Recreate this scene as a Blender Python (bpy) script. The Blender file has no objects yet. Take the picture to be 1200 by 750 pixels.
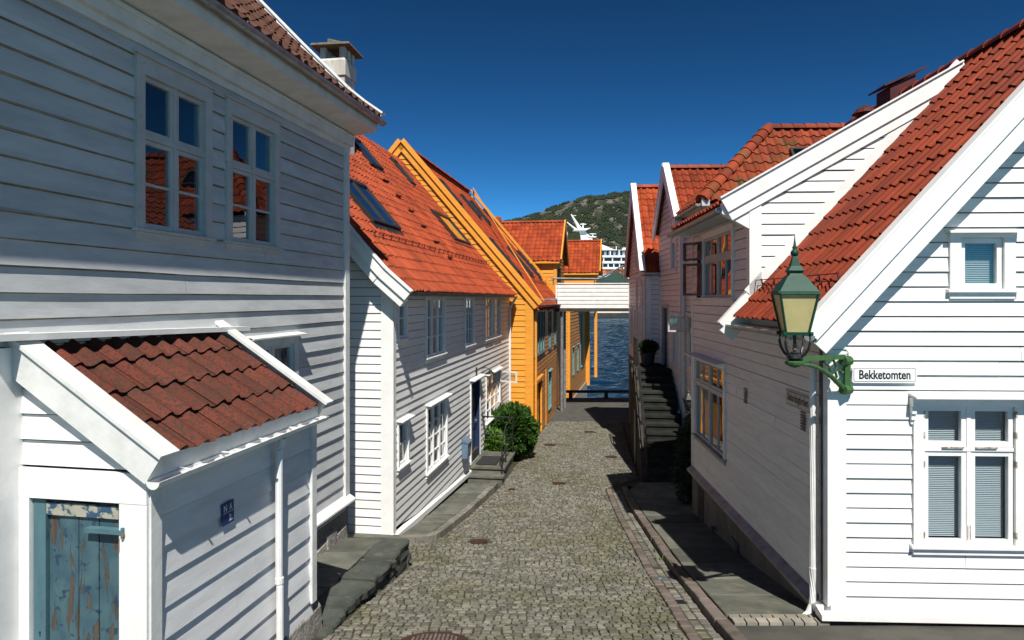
import bpy, bmesh, math, random
from mathutils import Vector, Matrix, noise
random.seed(7)
sc = bpy.context.scene
COL = sc.collection
Z = Vector((0, 0, 1))
V = Vector
R = math.radians
rnd = random.uniform
MARKED = (600.0, 350.0, 800.0)      # measured optical centre and focal length of the survey photo

def lerp(pts, y):
    if y <= pts[0][0]:
        a, b = pts[0], pts[1]
    elif y >= pts[-1][0]:
        a, b = pts[-2], pts[-1]
    else:
        for a, b in zip(pts, pts[1:]):
            if a[0] <= y <= b[0]:
                break
    return a[1] + (b[1] - a[1]) * (y - a[0]) / (b[0] - a[0])

GP = [(-30, -2.3), (0, -2.35), (4, -2.98), (7.4, -3.63), (10.5, -4.12), (12, -4.3), (14.4, -4.58), (17.6, -4.82),
      (21, -5.01), (24.7, -5.18), (30, -5.38), (38.5, -5.6), (60, -5.6)]
def ground_z(y): return lerp(GP, y)
SEA = -7.4

# ---------------------------------------------------------------- materials
def mk(name, c1, c2=None, scale=3.0, rough=0.6, bump=0.0, bscale=40.0, island=0.0, metal=0.0, stretch=(1, 1, 1),
       lo=0.4, hi=0.65, c3=None, s3=6.0, lo3=0.55, hi3=0.7, bdist=0.01, spec=0.4, detail=6.0):
    m = bpy.data.materials.new(name)
    m.use_nodes = True
    nt = m.node_tree
    N, L = nt.nodes, nt.links
    b = N['Principled BSDF']
    b.inputs['Roughness'].default_value = rough
    b.inputs['Metallic'].default_value = metal
    b.inputs['Specular IOR Level'].default_value = spec
    tc = N.new('ShaderNodeTexCoord')
    mp = N.new('ShaderNodeMapping'); mp.inputs['Scale'].default_value = stretch
    L.new(tc.outputs['Object'], mp.inputs['Vector'])
    col = None
    def ns(sc_, det=6.0):
        n = N.new('ShaderNodeTexNoise'); n.inputs['Scale'].default_value = sc_; n.inputs['Detail'].default_value = det
        n.inputs['Roughness'].default_value = 0.62
        L.new(mp.outputs['Vector'], n.inputs['Vector']); return n
    def ramp(n, a, c):
        r = N.new('ShaderNodeMapRange'); r.inputs['From Min'].default_value = a; r.inputs['From Max'].default_value = c
        L.new(n.outputs['Fac'], r.inputs['Value']); return r
    def mix(fac, A, B):
        x = N.new('ShaderNodeMix'); x.data_type = 'RGBA'
        L.new(fac, x.inputs['Factor'])
        for k, s in (('A', A), ('B', B)):
            i = [q for q in x.inputs if q.name == k and q.type == 'RGBA'][0]
            if isinstance(s, tuple): i.default_value = (*s, 1)
            else: L.new(s, i)
        return [q for q in x.outputs if q.type == 'RGBA'][0]
    if c2 is not None:
        col = mix(ramp(ns(scale, detail), lo, hi).outputs['Result'], tuple(c1), tuple(c2))
    if c3 is not None:
        col = mix(ramp(ns(s3, 8.0), lo3, hi3).outputs['Result'], col if col is not None else tuple(c1), tuple(c3))
    if island:
        ge = N.new('ShaderNodeNewGeometry')
        r = N.new('ShaderNodeMapRange'); r.inputs['To Min'].default_value = 1 - island; r.inputs['To Max'].default_value = 1 + island
        L.new(ge.outputs['Random Per Island'], r.inputs['Value'])
        h = N.new('ShaderNodeHueSaturation')
        L.new(r.outputs['Result'], h.inputs['Value'])
        if col is None: h.inputs['Color'].default_value = (*c1, 1)
        else: L.new(col, h.inputs['Color'])
        col = h.outputs['Color']
    if col is None: b.inputs['Base Color'].default_value = (*c1, 1)
    else: L.new(col, b.inputs['Base Color'])
    if bump:
        bn = ns(bscale, 8.0)
        bp = N.new('ShaderNodeBump'); bp.inputs['Strength'].default_value = bump; bp.inputs['Distance'].default_value = bdist
        L.new(bn.outputs['Fac'], bp.inputs['Height']); L.new(bp.outputs['Normal'], b.inputs['Normal'])
    return m

H = (1, 1, 9)      # stretches the grain along the boards
M = {}
M['white'] = mk('white_paint', (.78, .78, .765), (.69, .69, .665), 2.2, .5, .08, 9, .04, stretch=H, c3=(.46, .445, .39), s3=6, lo3=.63, hi3=.88)
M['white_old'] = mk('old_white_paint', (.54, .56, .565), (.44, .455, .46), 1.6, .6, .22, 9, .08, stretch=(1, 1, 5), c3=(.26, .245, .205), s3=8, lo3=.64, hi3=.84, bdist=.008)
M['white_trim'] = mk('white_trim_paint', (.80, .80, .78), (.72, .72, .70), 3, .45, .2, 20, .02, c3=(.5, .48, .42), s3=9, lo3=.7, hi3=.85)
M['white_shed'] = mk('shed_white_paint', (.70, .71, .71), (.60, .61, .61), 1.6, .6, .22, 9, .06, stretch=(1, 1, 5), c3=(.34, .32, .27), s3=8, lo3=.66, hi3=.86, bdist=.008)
M['trim_old'] = mk('weathered_trim_paint', (.68, .69, .67), (.57, .58, .56), 4, .55, .25, 22, .03, c3=(.30, .28, .24), s3=12, lo3=.68, hi3=.78)
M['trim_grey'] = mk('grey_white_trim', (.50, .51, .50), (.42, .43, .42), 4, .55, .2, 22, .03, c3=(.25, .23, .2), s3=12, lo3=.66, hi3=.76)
M['yellow'] = mk('ochre_paint', (.74, .315, .042), (.64, .26, .032), 2, .5, .08, 9, .05, stretch=H, spec=.3)
M['yellow_dull'] = mk('ochre_paint_dull', (.50, .20, .038), (.37, .15, .032), 2, .6, .12, 9, .1, stretch=H, spec=.3)  # duller, darker ochre, mostly for the side walls
M['tile'] = mk('orange_clay_tile', (.33, .057, .017), (.235, .036, .012), 1.2, .6, .25, 60, .26, c3=(.11, .026, .014), s3=3, lo3=.58, hi3=.85, spec=.2)
M['tile_red'] = mk('red_clay_tile', (.225, .037, .014), (.16, .028, .012), 1.3, .5, .3, 60, .24, c3=(.085, .024, .014), s3=5, lo3=.58, hi3=.8, spec=.28)
M['tile_moss'] = mk('mossy_clay_tile', (.24, .042, .016), (.17, .034, .015), 1.5, .7, .4, 50, .28, c3=(.075, .06, .022), s3=1.6, lo3=.53, hi3=.70, spec=.2)
M['tile_brown'] = mk('brown_clay_tile', (.095, .040, .026), (.06, .028, .02), 2, .7, .3, 60, .25, spec=.2)
M['tile_shed'] = mk('lichen_spotted_tile', (.15, .038, .026), (.095, .034, .024), 3, .9, .8, 80, .12, c3=(.05, .036, .026), s3=42, lo3=.47, hi3=.6, spec=.12)
M['zinc'] = mk('zinc', (.34, .35, .35), (.22, .22, .22), 5, .42, .15, 30, metal=.5)
M['zinc_dark'] = mk('tarnished_zinc', (.12, .125, .13), (.07, .07, .07), 5, .5, .15, 30, metal=.3)
M['pipe'] = mk('white_pipe_paint', (.76, .77, .76), (.66, .66, .64), 4, .4, .15, 25, c3=(.4, .38, .33), s3=10, lo3=.7, hi3=.8)
M['edge'] = mk('dirt_shade_board_edge', (.20, .185, .155), (.10, .09, .07), 5, .8, stretch=(1, 1, 3))  # board dirt plus painted contact shade under the laps
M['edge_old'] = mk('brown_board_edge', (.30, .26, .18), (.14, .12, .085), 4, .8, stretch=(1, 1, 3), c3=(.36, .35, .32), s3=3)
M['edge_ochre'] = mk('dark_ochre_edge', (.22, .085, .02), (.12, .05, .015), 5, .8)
M['dark'] = mk('dark_room', (.03, .03, .032), rough=.9)
M['room'] = mk('dim_room', (.10, .09, .08), (.06, .055, .05), 3, .9)
M['curtain'] = mk('net_curtain', (.62, .61, .57), (.45, .44, .41), 8, .9, stretch=(8, 8, .6))
M['blind'] = mk('blind_slat', (.62, .65, .65), rough=.5)
M['slate'] = mk('slate_slab', (.115, .117, .095), (.068, .073, .063), 2.2, .8, .6, 18, .25, c3=(.19, .175, .125), s3=3, lo3=.54, hi3=.78, spec=.2)
M['slate_dark'] = mk('dark_slate', (.070, .078, .068), (.032, .037, .033), 2.5, .8, .9, 14, .30, c3=(.15, .14, .10), s3=5, lo3=.54, hi3=.76, bdist=.02, spec=.2)
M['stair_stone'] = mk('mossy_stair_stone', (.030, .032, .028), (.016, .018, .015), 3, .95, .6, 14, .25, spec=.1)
M['sett'] = mk('granite_sett', (.172, .164, .136), (.096, .094, .077), 9, .8, .4, 70, .36, c3=(.085, .085, .034), s3=.9, lo3=.47, hi3=.76, spec=.2)
M['joint'] = mk('mossy_joint', (.040, .032, .017), (.055, .060, .015), 1.6, .95, .6, 60, lo=.5, hi=.64)
M['granite_red'] = mk('reddish_granite', (.150, .122, .104), (.112, .096, .084), 6, .8, .6, 50, .25, c3=(.07, .07, .042), s3=3, lo3=.52, hi3=.72, spec=.2)
M['granite'] = mk('grey_granite', (.18, .17, .145), (.115, .11, .10), 6, .8, .6, 50, .3, c3=(.08, .085, .045), s3=3, lo3=.55, hi3=.72, spec=.2)
M['sett_tan'] = mk('tan_sett', (.25, .225, .18), (.19, .18, .155), 6, .8, .4, 50, .3)
M['asphalt'] = mk('worn_asphalt', (.085, .082, .07), (.058, .057, .051), 2, .9, .4, 90, spec=.2)
M['side_stone'] = mk('shade_darkened_side_stone', (.060, .056, .046), (.035, .034, .028), 2.5, .95, .5, 18, spec=.1)  # stair side wall: the neighbouring house's shadow is put into this dark colour
M['earth'] = mk('packed_earth', (.10, .095, .075), (.06, .06, .045), .8, .95, .4, 20)
M['plaster'] = mk('grey_plaster', (.17, .16, .14), (.11, .105, .095), 2.2, .9, .4, 26, c3=(.065, .065, .055), s3=2.5, lo3=.55, hi3=.8)
M['plaster_white'] = mk('stained_white_plaster', (.62, .60, .54), (.44, .42, .37), 2.5, .85, .5, 18, c3=(.2, .135, .10), s3=3, lo3=.58, hi3=.78, stretch=(1, 1, .35))
M['rubble'] = mk('rough_rubble', (.33, .31, .28), (.16, .15, .135), 7, .9, 1.0, 22, .2, bdist=.05)
M['iron'] = mk('black_iron', (.018, .019, .02), rough=.45, bump=.1)
M['rust'] = mk('rusty_iron', (.062, .030, .024), (.038, .022, .019), 12, .75, .4, 60, spec=.2)
M['rust_bright'] = mk('orange_rust', (.33, .15, .06), (.2, .09, .04), 30, .8)
M['hinge_rust'] = mk('rusty_hinge', (.22, .12, .06), (.5, .47, .42), 30, .7)
M['green'] = mk('bottle_green_paint', (.008, .060, .038), (.006, .045, .03), 8, .5, .15, 30, spec=.22)
M['green_light'] = mk('leaf_green_paint', (.05, .125, .042), (.036, .095, .033), 9, .6, .2, 30, spec=.2)
M['lamp_glass'] = mk('yellowed_lamp_glass', (.50, .44, .21), (.42, .37, .17), 5, .3, spec=.3)
M['navy'] = mk('navy_door_paint', (.018, .035, .085), (.014, .026, .066), 4, .4)
M['mailbox'] = mk('grey_blue_enamel', (.11, .17, .24), (.09, .14, .2), 6, .35)
M['plaque'] = mk('blue_enamel', (.012, .04, .15), rough=.3)
M['letter'] = mk('black_lettering', (.01, .01, .012), rough=.5)
M['letter_white'] = mk('white_lettering', (.55, .6, .66), rough=.5)
M['sign'] = mk('white_enamel', (.80, .81, .80), rough=.3)
M['sign_old'] = mk('dull_enamel', (.52, .52, .47), (.44, .43, .39), 12, .45, c3=(.42, .2, .1), s3=9, lo3=.66, hi3=.72)
M['red_metal'] = mk('dark_red_sheet_metal', (.085, .018, .017), (.06, .014, .014), 5, .6, spec=.25)
M['teal'] = mk('teal_paint', (.14, .30, .28), (.10, .23, .22), 5, .5)
M['black_frame'] = mk('black_sheet_metal', (.035, .036, .038), rough=.4, metal=.3)
M['timber'] = mk('dark_timber', (.05, .042, .034), (.03, .026, .022), 4, .85, .4, 20)
M['stone_cap'] = mk('lichened_stone', (.14, .125, .085), (.08, .075, .055), 6, .9, .6, 30)
M['leaf'] = mk('shrub_leaf', (.042, .10, .014), (.024, .062, .009), 6, .6, island=.5, spec=.2)
M['leaf_light'] = mk('bright_shrub_leaf', (.09, .19, .024), (.06, .135, .018), 6, .6, island=.45, spec=.2)
M['leaf_dark'] = mk('dark_creeper_leaf', (.030, .055, .018), (.018, .035, .012), 6, .65, island=.5)
M['twig'] = mk('brown_twig', (.07, .05, .032), rough=.9)
M['pot'] = mk('dark_pot', (.03, .032, .035), rough=.6)
M['ship'] = mk('ship_white', (.80, .80, .80), rough=.4)
M['ship_glass'] = mk('ship_window', (.035, .05, .065), rough=.2)
M['ship_red'] = mk('ship_red_hull', (.22, .05, .04), rough=.5)
M['ship_cream'] = mk('cream_deck', (.62, .47, .25), rough=.5)
M['orange'] = mk('signal_orange', (.75, .12, .03), rough=.5)
M['shed_green'] = mk('dark_green_roofing', (.018, .042, .036), (.03, .06, .05), .1, .5)
M['shed_green_light'] = mk('pale_green_roofing', (.022, .05, .04), (.018, .04, .034), .1, .6, spec=.2)
M['blue'] = mk('blue_cladding', (.06, .19, .42), rough=.5)
M['pale'] = mk('pale_cladding', (.60, .62, .60), rough=.6)
M['quay_dark'] = mk('wet_quay_stone', (.03, .03, .03), (.05, .048, .045), .3, .8, .5, 3)

def peeling():
    m = bpy.data.materials.new('peeling_blue_paint'); m.use_nodes = True
    nt = m.node_tree; N, L = nt.nodes, nt.links; b = N['Principled BSDF']
    tc = N.new('ShaderNodeTexCoord')
    def ns(s, st, det=8, dist=.4):
        mp = N.new('ShaderNodeMapping'); mp.inputs['Scale'].default_value = st; L.new(tc.outputs['Object'], mp.inputs['Vector'])
        n = N.new('ShaderNodeTexNoise'); n.inputs['Scale'].default_value = s; n.inputs['Detail'].default_value = det; n.inputs['Distortion'].default_value = dist
        L.new(mp.outputs['Vector'], n.inputs['Vector']); return n.outputs['Fac']
    def rmp(x, a, c):
        r = N.new('ShaderNodeMapRange'); r.inputs['From Min'].default_value = a; r.inputs['From Max'].default_value = c; L.new(x, r.inputs['Value']); return r.outputs['Result']
    def mix(f, A, B):
        x = N.new('ShaderNodeMix'); x.data_type = 'RGBA'; L.new(f, x.inputs['Factor'])
        for k, s in (('A', A), ('B', B)):
            i = [q for q in x.inputs if q.name == k and q.type == 'RGBA'][0]
            if isinstance(s, tuple): i.default_value = (*s, 1)
            else: L.new(s, i)
        return [q for q in x.outputs if q.type == 'RGBA'][0]
    wood = mix(rmp(ns(6, (6, 6, .35)), .35, .65), (.085, .066, .05), (.045, .036, .029))
    wood = mix(rmp(ns(5, (1, 1, 1)), .58, .68), wood, (.055, .062, .030))
    paint = mix(rmp(ns(8, (1, 1, .6)), .4, .6), (.052, .110, .130), (.032, .078, .105))
    paint = mix(rmp(ns(14, (1, 1, 1)), .6, .64), paint, (.015, .04, .075))
    f = rmp(ns(11, (1.5, 1.5, .3), 10, .6), .55, .565)
    L.new(mix(f, paint, wood), b.inputs['Base Color'])
    b.inputs['Roughness'].default_value = .6
    bp = N.new('ShaderNodeBump'); bp.invert = True; bp.inputs['Strength'].default_value = .7; bp.inputs['Distance'].default_value = .006
    L.new(f, bp.inputs['Height']); L.new(bp.outputs['Normal'], b.inputs['Normal'])
    return m
M['peeling'] = peeling()
M['door_blue'] = mk('blue_green_paint', (.075, .16, .18), (.055, .12, .15), 5, .6, .3, 20, stretch=(1, 1, .4), c3=(.03, .065, .09), s3=10, lo3=.62, hi3=.68)
M['door_rail'] = mk('flaking_rail_paint', (.34, .34, .27), (.25, .25, .2), 6, .7, .4, 20, c3=(.03, .075, .13), s3=12, lo3=.48, hi3=.52)

def glass(name, tint=(.75, .82, .85), boost=1.5):
    m = bpy.data.materials.new(name); m.use_nodes = True
    nt = m.node_tree; N, L = nt.nodes, nt.links
    N.remove(N['Principled BSDF']); out = N['Material Output']
    fr = N.new('ShaderNodeLayerWeight'); fr.inputs['Blend'].default_value = .5
    pw = N.new('ShaderNodeMath'); pw.operation = 'POWER'; pw.inputs[1].default_value = 3.6; L.new(fr.outputs['Facing'], pw.inputs[0])
    mu = N.new('ShaderNodeMath'); mu.operation = 'MULTIPLY_ADD'; mu.use_clamp = True; mu.inputs[1].default_value = .95; mu.inputs[2].default_value = .035 * boost
    L.new(pw.outputs[0], mu.inputs[0])
    tr = N.new('ShaderNodeBsdfTransparent'); tr.inputs['Color'].default_value = (*tint, 1)
    gl = N.new('ShaderNodeBsdfGlossy'); gl.inputs['Roughness'].default_value = .01; gl.inputs['Color'].default_value = (.95, .97, 1, 1)
    nz = N.new('ShaderNodeTexNoise'); nz.inputs['Scale'].default_value = 2.2; nz.inputs['Detail'].default_value = 1
    tc = N.new('ShaderNodeTexCoord'); L.new(tc.outputs['Object'], nz.inputs['Vector'])
    bp = N.new('ShaderNodeBump'); bp.inputs['Strength'].default_value = .12; bp.inputs['Distance'].default_value = .01
    L.new(nz.outputs['Fac'], bp.inputs['Height']); L.new(bp.outputs['Normal'], gl.inputs['Normal'])
    mx = N.new('ShaderNodeMixShader'); L.new(mu.outputs[0], mx.inputs['Fac']); L.new(tr.outputs[0], mx.inputs[1]); L.new(gl.outputs[0], mx.inputs[2])
    L.new(mx.outputs[0], out.inputs['Surface'])
    return m
M['glass'] = glass('window_glass', boost=2.6)
M['glass_sky'] = glass('roof_glass', (.3, .36, .42), 6.0)

# ---------------------------------------------------------------- mesh building
BASE = {}
class Fr:
    def __init__(s, O, du, dv, dn): s.O, s.du, s.dv, s.dn = V(O), V(du).normalized(), V(dv).normalized(), V(dn).normalized()
    def P(s, u, v, n): return s.O + s.du * u + s.dv * v + s.dn * n
class MB:
    def __init__(s): s.v, s.f, s.e = [], [], []
    def poly(s, *p):
        i = len(s.v); s.v += [V(q) for q in p]; s.f.append(tuple(range(i, i + len(p))))
    def hexa(s, a):          # 8 points: bottom ring 0-3, top ring 4-7
        i = len(s.v); s.v += [V(q) for q in a]
        for f in ((3, 2, 1, 0), (4, 5, 6, 7), (0, 1, 5, 4), (1, 2, 6, 5), (2, 3, 7, 6), (3, 0, 4, 7)):
            s.f.append(tuple(i + k for k in f))
    def box(s, fr, u0, u1, v0, v1, n0, n1):
        s.hexa([fr.P(u0, v0, n0), fr.P(u1, v0, n0), fr.P(u1, v0, n1), fr.P(u0, v0, n1),
                fr.P(u0, v1, n0), fr.P(u1, v1, n0), fr.P(u1, v1, n1), fr.P(u0, v1, n1)])
    def bar(s, p0, p1, a, b):
        p0, p1, a, b = V(p0), V(p1), V(a), V(b)
        s.hexa([p0, p0 + a, p0 + a + b, p0 + b, p1, p1 + a, p1 + a + b, p1 + b])
    def tube(s, pts, r, seg=8, cap=True, half=None):
        pts = [V(p) for p in pts]; rings = []
        up = Z
        for k, p in enumerate(pts):
            t = (pts[min(k + 1, len(pts) - 1)] - pts[max(k - 1, 0)]).normalized()
            x = t.cross(up)
            if x.length < .05: x = t.cross(V((0, 1, 0)))
            x.normalize(); y = x.cross(t).normalized()
            rr = r[k] if isinstance(r, (list, tuple)) else r
            i = len(s.v)
            s.v += [p + x * math.cos(2 * math.pi * q / seg) * rr + y * math.sin(2 * math.pi * q / seg) * rr for q in range(seg)]
            rings.append(i)
        for a, b in zip(rings, rings[1:]):
            for q in range(seg):
                s.f.append((a + q, a + (q + 1) % seg, b + (q + 1) % seg, b + q))
        if cap:
            s.f.append(tuple(rings[0] + q for q in range(seg))[::-1]); s.f.append(tuple(rings[-1] + q for q in range(seg)))
    def lathe(s, c, prof, seg=16, rot=0.0):
        c = V(c); rings = []
        for r, z in prof:
            i = len(s.v); rings.append(i)
            s.v += [c + V((math.cos(rot + 2 * math.pi * q / seg) * r, math.sin(rot + 2 * math.pi * q / seg) * r, z)) for q in range(seg)]
        for a, b in zip(rings, rings[1:]):
            for q in range(seg): s.f.append((a + q, a + (q + 1) % seg, b + (q + 1) % seg, b + q))
        s.f.append(tuple(rings[0] + q for q in range(seg))[::-1]); s.f.append(tuple(rings[-1] + q for q in range(seg)))
    def gutter(s, p0, p1, out, r=.06, seg=7):
        p0, p1, out = V(p0), V(p1), V(out).normalized()
        rings = []
        for p in (p0, p1):
            for rr in (r, r * .86):
                i = len(s.v); rings.append(i)
                s.v += [p + out * (-math.cos(math.pi * q / seg) * rr) - Z * (math.sin(math.pi * q / seg) * rr) for q in range(seg + 1)]
        a, ai, b, bi = rings
        for q in range(seg):
            s.f.append((a + q, a + q + 1, b + q + 1, b + q)); s.f.append((ai + q, bi + q, bi + q + 1, ai + q + 1))
        for q in (0, seg): s.f.append((a + q, b + q, bi + q, ai + q))
        s.f.append(tuple(a + q for q in range(seg + 1))); s.f.append(tuple(b + q for q in range(seg + 1)))
    def build(s, name, mat, parent=None, smooth=False, normals=False, base=None):
        if not s.f: return None
        if parent is not None: base = BASE[parent.name]
        elif base is None:
            xs = [p.x for p in s.v]; ys = [p.y for p in s.v]; zs = [p.z for p in s.v]
            base = V(((min(xs) + max(xs)) / 2, (min(ys) + max(ys)) / 2, min(zs)))
        me = bpy.data.meshes.new(name)
        me.from_pydata([p - base for p in s.v], [], s.f)
        me.materials.append(M[mat] if isinstance(mat, str) else mat)
        if s.e:                                        # weathered lower edges, and lap strips of dirt with contact shade painted in
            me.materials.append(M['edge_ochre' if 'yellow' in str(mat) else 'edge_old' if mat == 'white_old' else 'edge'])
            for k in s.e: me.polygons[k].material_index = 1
        if normals:
            bm = bmesh.new(); bm.from_mesh(me); bmesh.ops.recalc_face_normals(bm, faces=bm.faces); bm.to_mesh(me); bm.free()
        if smooth: me.polygons.foreach_set('use_smooth', [True] * len(me.polygons))
        me.update()
        o = bpy.data.objects.new(name, me); COL.objects.link(o)
        if parent is not None: o.parent = parent
        else: o.location = base
        BASE[o.name] = base
        return o
def build_each(mb, name, mat, parent):
    """one object per separate piece (pieces whose boxes touch stay together)"""
    par = list(range(len(mb.v)))
    def find(i):
        while par[i] != i: par[i] = par[par[i]]; i = par[i]
        return i
    for f in mb.f:
        for i in f[1:]: par[find(i)] = find(f[0])
    isl = {}
    for f in mb.f: isl.setdefault(find(f[0]), []).append(f)
    grp = []
    for fs in isl.values():
        ids = {i for f in fs for i in f}; P = [mb.v[i] for i in ids]
        bb = [(min(p[k] for p in P) - .015, max(p[k] for p in P) + .015) for k in range(3)]
        hit = [g for g in grp if any(all(bb[k][0] <= q[k][1] and q[k][0] <= bb[k][1] for k in range(3)) for q in g[1])]
        new = [list(fs), [bb]]
        for g in hit: new[0] += g[0]; new[1] += g[1]; grp.remove(g)
        grp.append(new)
    for fs, _ in grp:
        m = MB(); mp_ = {}
        for f in fs:
            t = []
            for i in f:
                if i not in mp_: mp_[i] = len(m.v); m.v.append(mb.v[i])
                t.append(mp_[i])
            m.f.append(tuple(t))
        m.build(name, mat, parent)
def tag(o, label=None, cat=None, group=None, kind=None):
    if label: o['label'] = label
    if cat: o['category'] = cat
    if group: o['group'] = group
    if kind: o['kind'] = kind
    return o
def thing(name, loc, label, cat, group=None):
    o = bpy.data.objects.new(name, None); COL.objects.link(o); o.location = loc; o.empty_display_size = .2
    BASE[o.name] = V(loc)
    return tag(o, label, cat, group)

def clap(mb, fr, u0, u1, v0, v1, pitch, openings=(), ulo=None, uhi=None, out=.022, wave=0.0, joint=3.2):
    """lapped boards on a wall, cut round the openings"""
    v = v0; k = 0
    while v < v1 - 1e-4:
        vt = min(v + pitch, v1)
        cuts = sorted({v, vt} | {c for o in openings for c in (o[2], o[3]) if v < c < vt})
        extra = rnd(-.002, .004)
        for a, b in zip(cuts, cuts[1:]):
            mid = (a + b) / 2
            la = max(u0, ulo(a)) if ulo else u0; lb = max(u0, ulo(b)) if ulo else u0
            ra = min(u1, uhi(a)) if uhi else u1; rb = min(u1, uhi(b)) if uhi else u1
            if ra <= la and rb <= lb: continue
            ra, rb = max(ra, la), max(rb, lb)
            seg = [(la, lb, ra, rb)]
            for o in openings:
                if o[2] < mid < o[3]:
                    nx = []
                    for (x0, x0b, x1, x1b) in seg:
                        if o[0] >= max(x1, x1b) or o[1] <= min(x0, x0b): nx.append((x0, x0b, x1, x1b)); continue
                        if o[0] > min(x0, x0b): nx.append((x0, x0b, o[0], o[0]))
                        if o[1] < max(x1, x1b): nx.append((o[1], o[1], x1, x1b))
                    seg = nx
            na = out * (1 - (a - v) / pitch) + .003 + extra; nb = out * (1 - (b - v) / pitch) + .003 + extra
            for (x0, x0b, x1, x1b) in seg:
                js = []
                x = max(x0, x0b) + rnd(.6, joint)
                while x < min(x1, x1b) - .4: js.append(x); x += rnd(joint * .6, joint * 1.5)
                ends = [(x0, x0b)] + [(j, j) for j in js] + [(x1, x1b)]
                for (e0, e0b), (e1, e1b) in zip(ends, ends[1:]):
                    gap = .0015 if js else 0
                    dn_ = rnd(-.0015, .0015)
                    n = max(1, int((e1 - e0) / .7)) if wave else 1
                    lo_, up_, lip = [], [], []
                    for q in range(n + 1):
                        t = q / n
                        ua = e0 + gap + (e1 - e0 - 2 * gap) * t; ub = e0b + gap + (e1b - e0b - 2 * gap) * t
                        w = wave * noise.noise(V((ua * .9, v * 7.3, u0))) if wave else 0
                        lo_.append(fr.P(ua, a + w, na + dn_ + abs(w) * .6)); up_.append(fr.P(ub, b, nb + dn_)); lip.append(fr.P(ua, a + w + .004, .0))
                    i = len(mb.v); mb.v += lo_ + up_ + lip; m_ = n + 1
                    if abs(b - vt) < 1e-4 and b - a > .03:
                        j = len(mb.v); dt = (rnd(.010, .016)) / (b - a); mb.v += [u_ + (l_ - u_) * dt for u_, l_ in zip(up_, lo_)]  # strip below the next lap: dirt and contact shade as colour
                        for q in range(n):
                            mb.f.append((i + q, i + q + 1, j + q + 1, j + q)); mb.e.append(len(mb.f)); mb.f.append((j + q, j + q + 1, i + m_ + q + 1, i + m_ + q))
                    else:
                        for q in range(n): mb.f.append((i + q, i + q + 1, i + m_ + q + 1, i + m_ + q))
                    if abs(b - vt) < 1e-4:                   # tongue reaching up behind the next board
                        j = len(mb.v); mb.v += [u_ + fr.dv * .022 for u_ in up_]
                        for q in range(n): mb.f.append((i + m_ + q, i + m_ + q + 1, j + q + 1, j + q))
                    for q in range(n):
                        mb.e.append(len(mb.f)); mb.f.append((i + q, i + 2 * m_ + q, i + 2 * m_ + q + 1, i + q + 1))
        v = vt; k += 1

WAVE = [(0, .0), (.10, .012), (.22, .034), (.34, .042), (.46, .034), (.58, .012), (.70, .002), (.85, -.003), (1.0, .0)]
def tile_roof(mb, O, du, din, L, prof, tw=.21, ch=.33, ulo=None, uhi=None, amp=1.0, lip=.026, over=.05, u_start=0.0):
    """interlocking clay tiles, one shape per tile, laid on a profile [(distance inward, height)]"""
    O, du, din = V(O), V(du).normalized(), V(din).normalized()
    seg = []; S = 0
    for (d0, h0), (d1, h1) in zip(prof, prof[1:]):
        l = math.hypot(d1 - d0, h1 - h0); seg.append((S, S + l, d0, h0, d1, h1)); S += l
    def pos(u, s, n):
        for (a, b, d0, h0, d1, h1) in seg:
            if s <= b or b == S: break
        t = (s - a) / (b - a)
        nd, nh = -(h1 - h0) / (b - a), (d1 - d0) / (b - a)
        return O + du * u + din * (d0 + (d1 - d0) * t + nd * n) + Z * (h0 + (h1 - h0) * t + nh * n)
    rows = max(1, round(S / ch)); chh = S / rows
    cols = max(1, round(L / tw)); tww = L / cols
    for r in range(rows):
        s0, s1 = r * chh - over * .6, (r + 1) * chh + .01
        sm = (r + .5) * chh
        a = ulo(sm) if ulo else 0; b = uhi(sm) if uhi else L
        for c in range(cols):
            ua, ub = u_start + c * tww, u_start + (c + 1) * tww
            if (ua + ub) / 2 < a or (ua + ub) / 2 > b: continue
            js, jn = rnd(-.011, .011), rnd(-.004, .006)
            i = len(mb.v); k = len(WAVE)
            for (x, h) in WAVE: mb.v.append(pos(ua + tww * x, max(s0 + js, -.06), h * amp + lip + jn))
            for (x, h) in WAVE: mb.v.append(pos(ua + tww * x, s1 + js, h * amp + jn + .002))
            for (x, h) in WAVE: mb.v.append(pos(ua + tww * x, max(s0 + js, -.06) + .045, h * amp * .85 - .004))
            for q in range(k - 1):
                mb.f.append((i + q, i + q + 1, i + k + q + 1, i + k + q))
                mb.f.append((i + 2 * k + q, i + 2 * k + q + 1, i + q + 1, i + q))
    return pos, S
def deck(mb, pos, S, L, n=-.012, ulo=None, uhi=None, k=10):
    for q in range(k):
        s0, s1 = S * q / k, S * (q + 1) / k
        a0 = ulo(s0) if ulo else 0; b0 = uhi(s0) if uhi else L; a1 = ulo(s1) if ulo else 0; b1 = uhi(s1) if uhi else L
        mb.poly(pos(a0, s0, n), pos(b0, s0, n), pos(b1, s1, n), pos(a1, s1, n))
def ridge_tiles(mb, p0, p1, r=.11, step=.36):
    p0, p1 = V(p0), V(p1); d = p1 - p0; n = max(1, round(d.length / step)); t = d.normalized()
    x = t.cross(Z).normalized(); y = x.cross(t)
    for k in range(n):
        a = p0 + d * (k / n); b = p0 + d * ((k + 1) / n) + t * .04
        i = len(mb.v); sg = 8
        for (p, rr) in ((a, r * 1.12), (b, r * .94)):
            for q in range(sg + 1):
                an = math.pi * q / sg
                mb.v.append(p + x * math.cos(an) * rr + y * (math.sin(an) * rr - .05))
        for q in range(sg): mb.f.append((i + q, i + q + 1, i + sg + 1 + q + 1, i + sg + 1 + q))
        mb.f.append(tuple(i + q for q in range(sg + 1)))

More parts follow.
